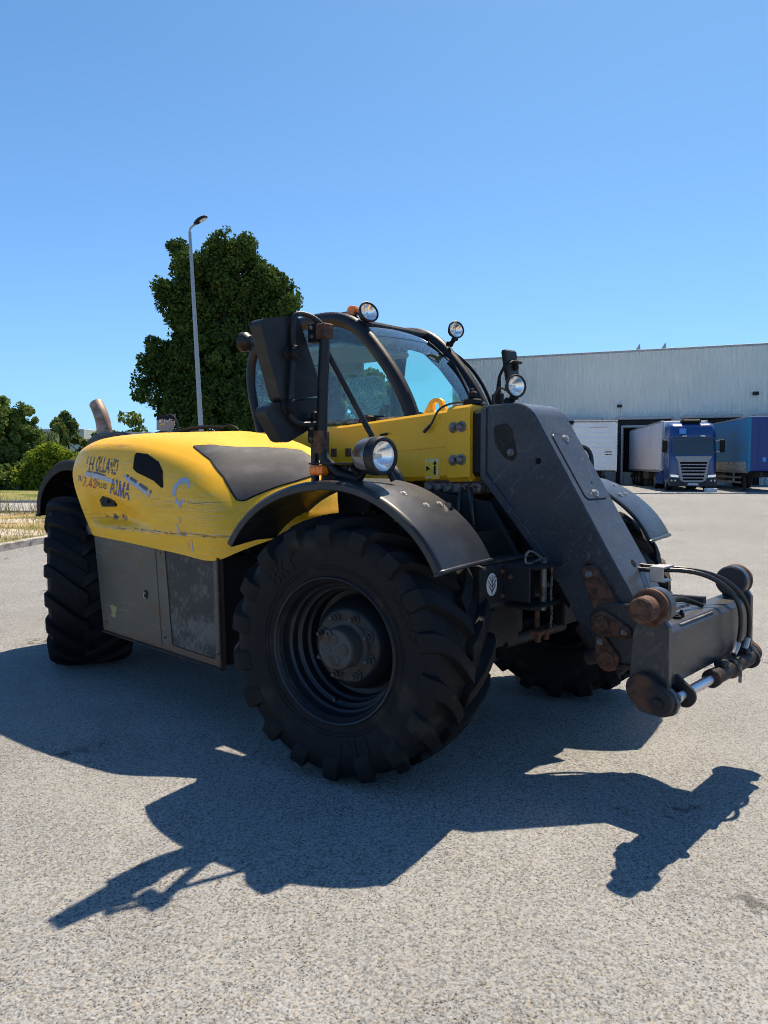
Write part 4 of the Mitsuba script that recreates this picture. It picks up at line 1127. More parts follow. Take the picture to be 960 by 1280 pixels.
FARC = [(-.685, 1.105), (-.60, 1.215), (-.48, 1.31), (-.35, 1.37), (-.20, 1.408), (-.04, 1.418), (.10, 1.40), (.217, 1.357), (.33, 1.29), (.44, 1.195), (.51, 1.10), (.540, 1.045)]
def turned(side):
    """the front mudguards turn with their wheels"""
    t = trimesh.transformations.translation_matrix
    return t([0.09 if side > 0 else 0, side * YW, 0]) @ trimesh.transformations.rotation_matrix(math.radians(STEER), [0, 0, 1]) @ t([0, -side * YW, 0])


for s in (-1, 1):
    m, a, nr = mudguard(FARC, s * 1.18, s * 0.68)
    k = add(new(H + 'front_mudguard'), m, 'm_fender', smooth=35, frame=turned(s))
    bl = []
    for j, y in ((33, 0.93), (33, 0.80), (30, 0.98)):
        n3 = np.array([nr[j][0], 0, nr[j][1]])
        c = np.array([a[j][0], s * y, a[j][1]]) + n3 * 0.013
        bl += [lathe([(0, 0), (0.017, 0), (0.017, 0.003), (0.010, 0.003), (0.010, 0.009), (0, 0.009)], n3, c, 12)]
    add(k + '__bolt', bl, 'm_zinc', frame=turned(s))
    add(k + '__bracket', [tube([(-0.1, s * 0.72, 1.38), (-0.1, s * 0.5, 1.2), (-0.1, s * 0.40, 0.95)], 0.03, 8), tube([(0.3, s * 0.70, 1.30), (0.25, s * 0.5, 1.1), (0.2, s * 0.4, 0.9)], 0.025, 8)], 'm_frame')
RARC = [(-2.30, 1.30), (-2.45, 1.42), (-2.65, 1.50), (-2.85, 1.525), (-3.05, 1.50), (-3.22, 1.425), (-3.34, 1.32), (-3.39, 1.21), (-3.40, 1.11)]
for s in (-1, 1):
    m, a, nr = mudguard(RARC, s * 1.06, s * 0.52, lip=0.07)
    k = add(new(H + 'rear_mudguard'), m, 'm_black', smooth=35)
    add(k + '__bracket', [tube([(-3.0, s * 0.9, 1.48), (-3.0, s * 0.5, 1.35), (-3.0, s * 0.4, 1.1)], 0.025, 8), tube([(-3.3, s * 0.9, 1.36), (-3.25, s * 0.5, 1.2), (-3.2, s * 0.4, 1.0)], 0.02, 8), rbox(-3.36, -3.2, s * 0.70 - 0.1, s * 0.70 + 0.1, 1.22, 1.36, 0.02)], 'm_frame')
add(H + 'rear_lamp_bracket', join(prism([(-2.62, 1.00), (-2.44, 1.03), (-2.44, 1.12), (-2.60, 1.08)], -1.06, -1.05, 'y', 0.002)), 'm_zinc_dull')

# ------------------------------------------------------------------ boom
def boom_section(x, zt, zb, w, c=0.025):
    return [(x, -w, zb + c), (x, -w, zt - c * 0.6), (x, -w + c * 0.6, zt), (x, w - c * 0.6, zt), (x, w, zt - c * 0.6), (x, w, zb + c), (x, w - c, zb), (x, -w + c, zb)]


boom = add(H + 'boom', loft([boom_section(x, zt, zb, 0.165) for x, zt, zb in ((-3.25, 1.62, 1.28), (-2.9, 1.70, 1.27), (-0.93, 1.745, 1.375), (-0.105, 1.805, 1.412))]), 'm_yellow', smooth=25, label='yellow main section of the telescopic boom')
add(boom + '__collar', loft([boom_section(x, zt, zb, w) for x, zt, zb, w in ((-0.112, 1.812, 1.405, 0.170), (-0.104, 1.817, 1.398, 0.176), (0.040, 1.826, 1.404, 0.176), (0.048, 1.822, 1.410, 0.172))]), 'm_yellow', smooth=25)
for z in (1.706, 1.525):
    for x in (-0.060, -0.005):
        add(boom + '__wear_pad_bolt', join(lathe([(0, 0), (0.031, 0), (0.031, 0.006), (0.022, 0.008), (0.020, 0.022), (0.013, 0.026), (0, 0.026)], (0, -1, 0), (x, -0.1755, z + x * 0.06), 14)), 'm_zinc_dull')
    add(boom + '__pad_plate', rbox(-0.085, 0.02, -0.182, -0.176, z - 0.014, z + 0.012, 0.002), 'm_zinc_dull')
add(boom + '__weld_seam', tube([(-0.62, -0.166, 1.570), (-0.11, -0.166, 1.600)], 0.004, 6), 'm_yellow')
for x in (-0.16, -0.06, 0.03):
    add(boom + '__top_bolt', bolt((x + 0.02, -0.05, 1.822), (0, 0, 1), 0.020, 0.018), 'm_zinc_dull')
# lifting eye
eye = sg.Polygon([(-0.385, 1.775), (-0.20, 1.79), (-0.205, 1.81), (-0.235, 1.868), (-0.26, 1.884), (-0.30, 1.884), (-0.33, 1.866), (-0.375, 1.80)]).buffer(-0.004).buffer(0.004)
hole = [tuple(p) for p in disc_poly(-0.281, 1.832, 0.026, 18, 1.15)]
add(boom + '__lifting_eye', prism(list(eye.exterior.coords)[:-1], -0.06, -0.035, 'y', 0, holes=[hole]), 'm_yellow', smooth=False)
add(boom + '__pipe_cover', join(rbox(-1.9, -0.42, 0.05, 0.14, 1.765, 1.80, 0.008)), 'm_zinc_dull')
add(boom + '__pipe_clamp', rbox(-0.95, -0.86, -0.03, 0.15, 1.75, 1.815, 0.012), 'm_black')
add(boom + '__sensor', join(rbox(-0.035, 0.045, -0.13, -0.05, 1.826, 1.862, 0.008), rbox(-0.015, 0.03, -0.115, -0.07, 1.862, 1.905, 0.01), cyl((-0.0, -0.09, 1.90), (0.0, -0.09, 1.918), 0.014, 12)), 'm_black')
add(boom + '__sensor_cable', join(tube([(-0.03, -0.12, 1.845), (-0.10, -0.16, 1.835), (-0.165, -0.182, 1.80), (-0.20, -0.185, 1.745), (-0.225, -0.186, 1.715)], 0.006, 8, 24), tube([(-0.22, -0.186, 1.72), (-0.265, -0.187, 1.682)], [0.009, 0.010], 8)), 'm_hose')
add(boom + '__grease_point', join(cyl((-0.615, -0.175, 1.675), (-0.55, -0.185, 1.68), 0.007, 8)), 'm_black')
for x in (-1.06, -0.93):
    add(boom + '__slot', rbox(x, x + 0.055, -0.1675, -0.160, 1.545, 1.60, 0.004), 'm_rust', smooth=False)
# warning plate with its worn pictogram
sg_x, sg_z = -0.22, 1.47
add(boom + '__warning_plate', rbox(sg_x - 0.055, sg_x + 0.055, -0.1680, -0.1655, sg_z - 0.055, sg_z + 0.065, 0.001), 'm_decal_yellow', smooth=False)
add(boom + '__warning_plate__pictogram', [prism([(sg_x - 0.042, sg_z - 0.012), (sg_x - 0.014, sg_z + 0.004), (sg_x - 0.042, sg_z + 0.02)], -0.1695, -0.1678, 'y', 0), rbox(sg_x + 0.014, sg_x + 0.027, -0.1695, -0.1678, sg_z - 0.03, sg_z + 0.02, 0), cyl((sg_x + 0.021, -0.1678, sg_z + 0.034), (sg_x + 0.021, -0.1695, sg_z + 0.034), 0.010, 12, 0)], 'm_black', smooth=False)
add(boom + '__warning_plate__scratch', [*[rbox(sg_x + a, sg_x + b, -0.1692, -0.1678, sg_z + c, sg_z + d, 0) for a, b, c, d in ((-0.05, -0.044, 0.035, 0.06), (0.03, 0.045, 0.04, 0.06), (-0.05, 0.0, -0.05, -0.045), (0.036, 0.045, -0.04, 0.01), (-0.02, 0.01, 0.045, 0.055))]], 'm_decal_white', smooth=False)
inn = add(H + 'inner_boom', loft([boom_section(x, zt, zb, 0.145) for x, zt, zb in ((-0.3, 1.78, 1.43), (0.20, 1.795, 1.43))]), 'm_frame', smooth=25)
# hoses and valve blocks below the boom
add(H + 'hydraulic_block', join(rbox(-0.30, 0.10, -0.15, -0.02, 1.335, 1.395, 0.01), *[cyl((x, -0.15, 1.365), (x, -0.175, 1.365), 0.018, 12) for x in (-0.24, -0.17, -0.10, 0.0, 0.06)], *[bolt((x, -0.15, 1.35), (0, -1, 0), 0.012) for x in (-0.27, -0.13, 0.03)]), 'm_zinc_dull')
add(H + 'lift_cylinder', join(cyl((-1.5, -0.02, 0.85), (-0.42, -0.02, 1.22), 0.075, 24), cyl((-0.42, -0.02, 1.22), (-0.1, -0.02, 1.33), 0.045, 18)), 'm_frame')
for pts, r in (([(-0.8, -0.2, 1.38), (-0.35, -0.19, 1.30), (0.0, -0.185, 1.22), (0.18, -0.16, 1.16)], 0.016), ([(-0.8, -0.18, 1.34), (-0.3, -0.2, 1.22), (0.05, -0.2, 1.08), (0.2, -0.18, 0.95)], 0.016),
               ([(0.0, -0.18, 1.365), (0.03, -0.24, 1.30), (0.0, -0.24, 1.1), (-0.1, -0.22, 0.95)], 0.012), ([(0.06, -0.18, 1.365), (0.12, -0.25, 1.28), (0.14, -0.22, 1.05), (0.2, -0.2, 0.92)], 0.012)):
    add(H + 'hydraulic_hose', tube(pts, r, 10, 28), 'm_hose')
add(H + 'tilt_cylinder', join(cyl((0.10, 0.0, 1.30), (0.62, 0.0, 0.78), 0.055, 20), cyl((0.62, 0, 0.78), (0.80, 0, 0.60), 0.03, 16)), 'm_frame')

# goose-neck nose of the boom
NOSE = [(0.122, 1.815), (0.308, 1.820)] + [(0.318 + 0.165 * math.sin(a), 1.655 + 0.165 * math.cos(a)) for a in np.linspace(0.1, 1.02, 10)] + [(1.012, 0.845), (0.985, 0.74), (0.93, 0.56), (0.86, 0.52), (0.80, 0.56), (0.66, 0.80), (0.56, 0.95), (0.14, 1.42), (0.122, 1.44)]
nose = add(H + 'boom_nose', prism(NOSE, -0.165, 0.165, 'y', 0.007), 'm_nose', smooth=20, label='dark grey goose-neck nose of the boom')


def on_nose(p, q, lift):
    """a point on the sloping front face: p along it from the bend (m), q across (Y)"""
    d = np.array([1.012 - 0.4586, 0, 0.845 - 1.7413])
    d /= np.linalg.norm(d)
    n = np.array([-d[2], 0, d[0]])
    return np.array([0.4586, 0, 1.7413]) + d * p + np.array([0, q, 0]) + n * lift, d, n


o, dN, nN = on_nose(0, 0, 0)
MN = np.eye(4)
MN[:3, 0], MN[:3, 1], MN[:3, 2], MN[:3, 3] = dN, [0, 1, 0], nN, o
if np.linalg.det(MN[:3, :3]) < 0:
    MN[:3, 1] *= -1
hat = round_poly([(0.10, -0.112), (0.49, -0.108), (0.49, 0.118), (0.12, 0.118)], 0.03)
g = prism(hat, -0.001, 0.005, 'z', 0.0015)
add(nose + '__hatch', g, 'm_nose', smooth=20, frame=MN)
add(nose + '__hatch__bolt', [*[lathe([(0, 0), (0.022, 0), (0.022, 0.003), (0.012, 0.004), (0.012, 0.013), (0, 0.013)], (0, 0, 1), (x, y, 0.005), 12) for x, y in ((0.13, 0.01), (0.46, 0.01))]], 'm_zinc', frame=MN)
add(nose + '__hatch_gap', prism(np.array(sg.Polygon(hat).buffer(0.006).exterior.coords)[:-1], -0.001, 0.0015, 'z', 0), 'm_black', smooth=False, frame=MN)
add(nose + '__front_hole', cyl((0.86, 0.02, -0.005), (0.86, 0.02, 0.0015), 0.020, 18, 0), 'm_dock', frame=MN)
add(nose + '__front_hole', cyl((0.40, 0.03, 0.0), (0.40, 0.03, 0.0058), 0.008, 12, 0), 'm_dock', frame=MN)
for x, z, r in ((0.475, 1.515, 0.017), (0.765, 0.995, 0.020)):
    add(nose + '__side_hole', cyl((x, -0.16, z), (x, -0.1665, z), r, 18, 0), 'm_dock')
add(nose + '__side_plate', prism(round_poly([(0.20, 1.70), (0.275, 1.715), (0.315, 1.68), (0.345, 1.555), (0.325, 1.515), (0.275, 1.53), (0.215, 1.60)], 0.02), -0.172, -0.1655, 'y', 0.002), 'm_frame_rusty')
add(nose + '__side_plate__bolt', bolt((0.315, -0.172, 1.56), (0, -1, 0), 0.022, 0.012), 'm_zinc_dull')
for x, z in ((0.64, 1.03), (0.745, 1.05)):
    add(nose + '__side_boss', lathe([(0, 0), (0.035, 0), (0.033, 0.006), (0.014, 0.008), (0.014, 0.018), (0, 0.018)], (0, -1, 0), (x, -0.165, z), 16), 'm_nose')
add(nose + '__back_flange', prism([(0.125, 1.43), (0.60, 0.905), (0.63, 0.93), (0.155, 1.455)], -0.182, -0.166, 'y', 0.003), 'm_nose')
add(nose + '__back_flange', prism([(0.122, 1.42), (0.155, 1.42), (0.155, 1.80), (0.122, 1.80)], -0.178, -0.166, 'y', 0.003), 'm_nose')
lk = add(nose + '__lever_plate', prism(link_poly((0.79, 0.965), (0.875, 0.815), 0.045, 0.062), -0.205, -0.168, 'y', 0.005), 'm_rust')
add(lk + '__bolt', bolt((0.79, -0.205, 0.965), (0, -1, 0), 0.020, 0.014), 'm_zinc_dull')
add(nose + '__hose_loop', tube([(0.42, 0.165, 1.53), (0.47, 0.215, 1.595), (0.525, 0.25, 1.585), (0.555, 0.255, 1.51), (0.55, 0.235, 1.42), (0.53, 0.19, 1.33)], 0.012, 10, 24), 'm_hose')

add(nose + '__hose_loop', tube([(0.40, 0.17, 1.22), (0.47, 0.27, 1.19), (0.60, 0.355, 1.12), (0.74, 0.35, 1.02), (0.86, 0.27, 0.94), (0.92, 0.19, 0.90)], 0.011, 10, 30), 'm_hose')

# ------------------------------------------------------------------ tool carrier at the end of the boom
CR = H + 'tool_carrier'
add(CR + '__bracket', join(*[prism([(0.80, 0.70), (0.80, 0.76), (0.84, 0.825), (0.90, 0.842), (1.20, 0.855), (1.20, 0.58), (1.08, 0.62), (1.0, 0.545), (0.92, 0.53), (0.87, 0.55)], a, b, 'y', 0.005) for a, b in ((-0.212, -0.178), (0.178, 0.212))]), 'm_carriage', smooth=20)
for (ax_, az_), (bx, bz), r0, r1 in (((0.875, 0.742), (0.99, 0.715), 0.060, 0.030), ((0.905, 0.575), (0.87, 0.655), 0.058, 0.030)):
    k = add(CR + '__pivot_pin_plate', prism(link_poly((ax_, az_), (bx, bz), r0, r1), -0.238, -0.2125, 'y', 0.004), 'm_rust')
    add(k + '__pin', cyl((ax_, -0.25, az_), (ax_, -0.1, az_), 0.040, 20), 'm_rust')
    add(k + '__bolt', bolt((bx, -0.238, bz), (0, -1, 0), 0.018, 0.012), 'm_zinc_dull')
add(CR + '__tie_rod', join(cyl((0.95, -0.225, 0.545), (1.1, -0.225, 0.565), 0.013, 12), cyl((0.78, -0.19, 0.55), (0.90, -0.19, 0.60), 0.035, 14), cyl((0.72, -0.12, 0.70), (0.82, -0.14, 0.60), 0.05, 16)), 'm_frame_rusty')
beam = add(CR + '__cross_beam', prism(round_poly([(1.165, 0.575), (1.31, 0.575), (1.31, 0.80), (1.285, 0.825), (1.165, 0.825)], 0.012), -0.498, 0.498, 'y', 0.004), 'm_carriage', smooth=25)
add(CR + '__core', rbox(0.98, 1.164, -0.176, 0.176, 0.60, 0.83, 0.01), 'm_carriage')
add(CR + '__worn_edge', rbox(1.292, 1.302, -0.36, 0.02, 0.8145, 0.8205, 0.002), 'm_zinc_dull')
for s in (-1, 1):
    side = [(1.150, 0.55), (1.165, 0.80), (1.19, 0.87), (1.285, 0.875), (1.318, 0.83), (1.322, 0.58), (1.345, 0.56), (1.365, 0.52), (1.35, 0.475), (1.30, 0.455), (1.20, 0.46), (1.165, 0.49)]
    k = add(CR + '__end_plate', prism(round_poly(side, 0.02), s * 0.500 if s > 0 else -0.535, s * 0.500 if s < 0 else 0.535, 'y', 0.004), 'm_carriage', smooth=25)
    a, b = (-0.585, -0.537) if s < 0 else (0.537, 0.585)
    add(CR + '__hook_disc', cyl((1.235, s * 0.44, 0.905), (1.235, s * 0.505, 0.905), 0.078, 32, 0.008), 'm_carriage')
    add(CR + '__hook_disc__collar', lathe([(0.0, 0), (0.072, 0), (0.080, 0.01), (0.080, 0.03), (0.072, 0.036), (0, 0.036)], (0, s, 0), (1.235, s * 0.505, 0.905), 28), 'm_rust')
    add(CR + '__hook_pin', cyl((1.235, s * 0.53, 0.905), (1.235, s * 0.625, 0.905), 0.054, 28, 0.006), 'm_rust')
    low = add(CR + '__lock_plate', prism(link_poly((1.300, 0.527), (1.225, 0.570), 0.056, 0.066), a, b, 'y', 0.006), 'm_frame_rusty', smooth=25)
    add(low + '__pin', cyl((1.300, s * 0.40, 0.527), (1.300, s * 0.600, 0.527), 0.024, 18, 0.004), 'm_frame')
    add(CR + '__lock_lug', prism(link_poly((1.345, 0.532), (1.30, 0.59), 0.048, 0.03), s * 0.42 - 0.012, s * 0.42 + 0.012, 'y', 0.004), 'm_frame_rusty')
ram = add(CR + '__lock_ram', join(cyl((1.345, -0.10, 0.54), (1.345, 0.42, 0.54), 0.038, 24, 0.005), cyl((1.345, -0.12, 0.54), (1.345, -0.08, 0.54), 0.042, 24, 0.005)), 'm_frame_rusty')
add(ram + '__rod', cyl((1.345, -0.50, 0.54), (1.345, -0.11, 0.54), 0.022, 24, 0.003), 'm_steel')
add(ram + '__clamp', join(tube([(1.345 + 0.043 * math.cos(a), 0.13, 0.54 + 0.043 * math.sin(a)) for a in np.linspace(0, 2 * math.pi, 24)], 0.007, 8), cyl((1.392, 0.13, 0.48), (1.392, 0.13, 0.60), 0.008, 10)), 'm_zinc_dull')
add(ram + '__port', [rbox(1.32, 1.37, -0.02, 0.05, 0.57, 0.60, 0.008), rbox(1.32, 1.37, 0.30, 0.36, 0.57, 0.60, 0.008)], 'm_frame')
for pts in ([(0.86, 0.06, 0.99), (0.98, 0.05, 0.98), (1.08, 0.08, 0.985), (1.22, 0.14, 0.965), (1.345, 0.19, 0.86), (1.36, 0.215, 0.70), (1.35, 0.215, 0.635), (1.345, 0.17, 0.60)],
            [(0.86, 0.10, 1.0), (1.0, 0.10, 0.99), (1.12, 0.16, 0.985), (1.27, 0.27, 0.93), (1.345, 0.34, 0.82), (1.355, 0.365, 0.70), (1.35, 0.36, 0.635), (1.345, 0.33, 0.595)]):
    k = add(CR + '__hose', tube(pts, 0.0112, 10, 50), 'm_hose')
    p = np.array(pts)
    add(k + '__ferrule', tube([p[-2] + [0, 0, .01], (p[-2] + p[-1]) / 2, p[-1]], 0.015, 10), 'm_zinc')
add(CR + '__hose_clip', join(rbox(1.00, 1.07, 0.00, 0.010, 0.93, 1.0, 0.003), prism([(0.0, 0.995), (0.12, 0.995), (0.14, 1.0), (0.12, 1.005), (0.0, 1.005)], 1.0, 1.07, 'x', 0.001), rbox(1.0, 1.07, 0.012, 0.11, 0.93, 0.936, 0.002)), 'm_zinc')
add(CR + '__top_strap', join(tube([(1.19, -0.35, 0.86), (1.2, -0.25, 0.885), (1.2, -0.05, 0.87), (1.24, 0.05, 0.835)], [0.012, 0.014, 0.014, 0.010], 8, 20), bolt((1.25, -0.28, 0.826), (0, 0, 1), 0.02, 0.012), bolt((1.25, -0.23, 0.826), (0, 0, 1), 0.014, 0.02)), 'm_black')

# ------------------------------------------------------------------ cab
CB = H + 'cab'
YR, YL = 0.275, 1.135
PIL = [(-0.60, 1.10), (-0.66, 1.50), (-0.755, 1.84), (-0.90, 2.09), (-1.08, 2.30), (-1.27, 2.465), (-1.45, 2.53), (-1.75, 2.545), (-2.10, 2.525), (-2.30, 2.465), (-2.405, 2.35), (-2.43, 2.1), (-2.44, 1.10)]
for y in (YR, YL):
    rr = np.r_[np.linspace(0.050, 0.052, 30), np.linspace(0.052, 0.038, 40)]
    add(CB + '__pillar', tube([(x, y, z) for x, z in PIL], rr, 12, 70), 'm_plastic', smooth=40)
for x, z, r in ((-2.42, 2.36, 0.035), (-1.33, 2.50, 0.035), (-0.66, 1.55, 0.04), (-2.44, 1.66, 0.03)):
    add(CB + '__cross_bar', tube([(x, YR, z), (x, YL, z)], r, 10), 'm_plastic')
for x in (-1.62,):
    add(CB + '__door_post', join(tube([(x - 0.05, YL, 1.2), (x - 0.04, YL, 1.9), (x, YL, 2.30), (x + 0.04, YL, 2.52)], 0.055, 10, 14)), 'm_plastic')
add(CB + '__body', join(rbox(-2.42, -0.62, YR + 0.01, YL, 0.62, 1.30, 0.03), rbox(-2.42, -0.66, YR - 0.01, YR + 0.035, 1.2, 1.68, 0.01), rbox(-2.42, -0.66, YL - 0.03, YL + 0.015, 1.2, 1.70, 0.01), rbox(-0.70, -0.62, YR, YL, 1.2, 1.58, 0.02), rbox(-2.45, -2.38, YR, YL, 1.2, 1.66, 0.02)), 'm_frame')
add(CB + '__step', [rbox(-1.5, -0.9, YL, YL + 0.12, 0.42, 0.47, 0.01), rbox(-1.5, -0.9, YL, YL + 0.12, 0.75, 0.79, 0.01)], 'm_frame')


def sheet(fn, n, m, close=False):
    a, b = np.meshgrid(np.linspace(0, 1, n), np.linspace(0, 1, m), indexing='ij')
    return trimesh.Trimesh(fn(a.ravel(), b.ravel()), grid_faces(n, m), process=False)


WS = smooth_path([(-0.63, 1.57), (-0.74, 1.84), (-0.88, 2.09), (-1.04, 2.285), (-1.155, 2.385)], 40)
VI = smooth_path([(-1.155, 2.388), (-1.26, 2.455), (-1.38, 2.505), (-1.50, 2.53)], 20)


def across(path, bulge):
    def fn(a, b):
        i = a * (len(path) - 1)
        x, z = np.interp(i, np.arange(len(path)), path[:, 0]), np.interp(i, np.arange(len(path)), path[:, 1])
        k = 1 - (2 * b - 1) ** 2
        return np.c_[x + bulge * k, YR + 0.03 + b * (YL - YR - 0.06), z + 0.35 * bulge * k]
    return fn


scene['m_visor'] = {'type': 'thindielectric', 'int_ior': 1.5, 'specular_transmittance': {'type': 'rgb', 'value': [0.62, 0.74, 0.76]}}
add(CB + '__windscreen', sheet(across(WS, 0.035), 40, 20), 'm_glass', smooth=True)
add(CB + '__roof_visor', sheet(across(VI, 0.035), 20, 20), 'm_visor', smooth=True)
side_poly = smooth_poly([(-2.40, 1.66), (-0.70, 1.60), (-0.80, 1.86), (-0.94, 2.09), (-1.12, 2.29), (-1.30, 2.44), (-1.47, 2.495), (-1.75, 2.51), (-2.10, 2.49), (-2.28, 2.43), (-2.37, 2.33)], 0.05)
for y in (YR - 0.012, YL + 0.012):
    v, f = trimesh.creation.triangulate_polygon(side_poly, engine='earcut')
    add(CB + '__side_window', trimesh.Trimesh(np.c_[v[:, 0], np.full(len(v), y), v[:, 1]], f, process=False), 'm_glass', smooth=False)
add(CB + '__rear_window', trimesh.Trimesh([(-2.43, YR, 1.68), (-2.43, YL, 1.68), (-2.41, YL, 2.32), (-2.41, YR, 2.32)], [[0, 1, 2], [0, 2, 3]], process=False), 'm_glass', smooth=False)
add(CB + '__roof', loft([[(x, YR + 0.01, zb), (x, YR + 0.01, zt - 0.02), (x, YR + 0.12, zt + 0.012), (x, 0.705, zt + 0.03), (x, YL - 0.12, zt + 0.012), (x, YL - 0.01, zt - 0.02), (x, YL - 0.01, zb)] for x, zt, zb in ((-2.36, 2.43, 2.37), (-2.22, 2.51, 2.40), (-1.9, 2.555, 2.44), (-1.55, 2.555, 2.47), (-1.46, 2.54, 2.49))]), 'm_plastic', smooth=35)
add(CB + '__headliner', join(rbox(-2.33, -1.46, YR + 0.05, YL - 0.05, 2.34, 2.38, 0.015), rbox(-2.36, -1.95, YR + 0.04, YR + 0.1, 2.26, 2.36, 0.02), rbox(-2.36, -1.95, YL - 0.12, YL - 0.05, 2.26, 2.36, 0.02)), 'm_liner')
frame_in = side_poly.buffer(-0.085, join_style='round').buffer(-0.03).buffer(0.03)
add(CB + '__door_frame', prism(list(side_poly.buffer(0.02).exterior.coords)[:-1], YL - 0.03, YL - 0.005, 'y', 0, holes=[list(frame_in.exterior.coords)[:-1]]), 'm_seat', smooth=False)
add(CB + '__sun_visor', sheet(lambda a, b: np.c_[-1.20 + 0.10 * a, 0.87 + b * 0.2 + 0.02 * a, 2.34 - 0.03 * a * a + 0.0 * b - 0.025 * (a > 0.9)], 6, 6), 'm_black', smooth=False)
seat = add(CB + '__seat', join(rbox(-2.02, -1.52, 0.46, 0.94, 1.36, 1.50, 0.05), rbox(-2.12, -1.98, 0.47, 0.93, 1.46, 2.02, 0.06)), 'm_seat')
add(seat + '__headrest', join(rbox(-2.10, -2.01, 0.58, 0.82, 2.07, 2.25, 0.04), cyl((-2.06, 0.65, 2.0), (-2.06, 0.65, 2.1), 0.01, 8), cyl((-2.06, 0.75, 2.0), (-2.06, 0.75, 2.1), 0.01, 8)), 'm_seat')
MS = frame_to((-0.75, 0, 0.66), (-1.17, 0.70, 1.72))
add(CB + '__steering_wheel', join(tube([(0.19 * math.cos(a), 0.19 * math.sin(a), 0) for a in np.linspace(0, 2 * math.pi, 40)], 0.015, 8), cyl((0, 0, -0.03), (0, 0, 0.01), 0.05, 16), tube([(-0.18, 0, 0), (0.18, 0, 0)], 0.012, 6)), 'm_black', frame=MS)
add(CB + '__dashboard', join(rbox(-0.98, -0.72, YR + 0.06, YL - 0.06, 1.35, 1.62, 0.05), tube([(-0.95, 0.7, 1.45), (-1.15, 0.70, 1.70)], 0.035, 10)), 'm_seat')
add(CB + '__wiper', join(tube([(-0.66, 1.06, 1.62), (-0.80, 1.035, 1.95), (-0.98, 0.99, 2.235), (-1.14, 0.92, 2.41)], 0.010, 8, 20), tube([(-0.655, 0.90, 1.72), (-0.79, 0.97, 1.98), (-0.98, 0.985, 2.27)], 0.012, 6, 16), tube([(-0.62, 1.0, 1.60), (-0.64, 0.96, 1.75), (-0.70, 0.93, 1.86)], 0.008, 6)), 'm_black')
add(CB + '__grab_rail', tube([(-0.68, YL + 0.03, 1.75), (-0.80, YL + 0.07, 2.02), (-0.96, YL + 0.06, 2.24), (-1.10, YL + 0.02, 2.36)], 0.013, 8, 20), 'm_black')
for pts in ([(-1.30, 0.33, 2.53), (-1.45, 0.34, 2.585), (-1.60, 0.36, 2.58), (-1.80, 0.40, 2.58)], [(-1.28, 0.34, 2.54), (-1.42, 0.38, 2.60), (-1.55, 0.40, 2.59), (-1.75, 0.45, 2.585)], [(-1.22, 0.31, 2.48), (-1.29, 0.30, 2.50), (-1.33, 0.31, 2.53), (-1.30, 0.33, 2.57)]):
    add(CB + '__lamp_cable', tube(pts, 0.008, 6, 16), 'm_hose')
bea = add(CB + '__beacon', lathe([(0, 0), (0.045, 0), (0.043, 0.045), (0.03, 0.06), (0, 0.064)], (0.2, 0, 1), (-1.36, 0.34, 2.56), 20), 'm_orange')
add(CB + '__rear_lamp', join(lathe([(0, -0.05), (0.05, -0.04), (0.078, 0.0), (0.080, 0.04), (0.06, 0.055), (0, 0.055)], (-0.9, -0.2, 0.1), (-2.47, 0.25, 2.475), 24), tube([(-2.45, 0.27, 2.42), (-2.40, 0.28, 2.36)], 0.02, 8)), 'm_plastic')


def work_light(pos, d, r, foot, key):
    d = np.asarray(d, float) / np.linalg.norm(d)
    k = new(key)
    add(k + '__housing', lathe([(0, -1.05 * r), (0.45 * r, -1.0 * r), (0.72 * r, -0.75 * r), (0.92 * r, -0.35 * r), (1.0 * r, 0), (1.10 * r, 0.02 * r), (1.12 * r, 0.2 * r), (1.05 * r, 0.26 * r), (0.97 * r, 0.26 * r), (0.95 * r, 0.14 * r), (0.95 * r, 0.0)], d, pos, 32), 'm_plastic', smooth=40)
    add(k + '__reflector', lathe([(0.12 * r, -0.55 * r), (0.4 * r, -0.45 * r), (0.7 * r, -0.2 * r), (0.93 * r, 0.10 * r)], d, pos, 32), 'm_chrome', smooth=True)
    add(k + '__bulb', lathe([(0.14 * r, -0.55 * r), (0.14 * r, -0.2 * r), (0.08 * r, -0.1 * r), (0, -0.1 * r)], d, pos, 12), 'm_white', smooth=40)
    add(k + '__lens', lathe([(0.95 * r, 0.15 * r), (0.6 * r, 0.22 * r), (0, 0.25 * r)], d, pos, 32), 'm_clear', smooth=True)
    p = np.asarray(pos, float)
    b = p - d * 0.25 * r
    f = np.asarray(foot, float)
    add(k + '__bracket', join(tube([b - [0, 0, 1.0 * r], (b - [0, 0, 1.0 * r]) * 0.4 + f * 0.6, f], 0.018, 8), cyl(f + [0, -0.025, 0.012], f + [0, 0.025, 0.012], 0.02, 12), rbox(b[0] - 0.012, b[0] + 0.012, b[1] - 0.03, b[1] + 0.03, b[2] - 1.25 * r, b[2] - 0.9 * r, 0.004)), 'm_black')
    return k


work_light((-1.17, 0.30, 2.545), (1, -0.30, 0.34), 0.068, (-1.235, 0.30, 2.455), CB + '__work_light')
work_light((-1.02, 1.10, 2.51), (1, -0.45, 0.12), 0.060, (-1.085, 1.11, 2.40), CB + '__work_light')
work_light((0.275, -0.075, 1.915), (1, -0.42, 0.02), 0.056, (0.235, -0.075, 1.825), H + 'nose_work_light')
add(H + 'nose_work_light_cable', tube([(0.225, -0.09, 1.895), (0.185, -0.10, 1.905), (0.165, -0.11, 1.87), (0.175, -0.11, 1.81)], 0.006, 8, 20), 'm_hose')
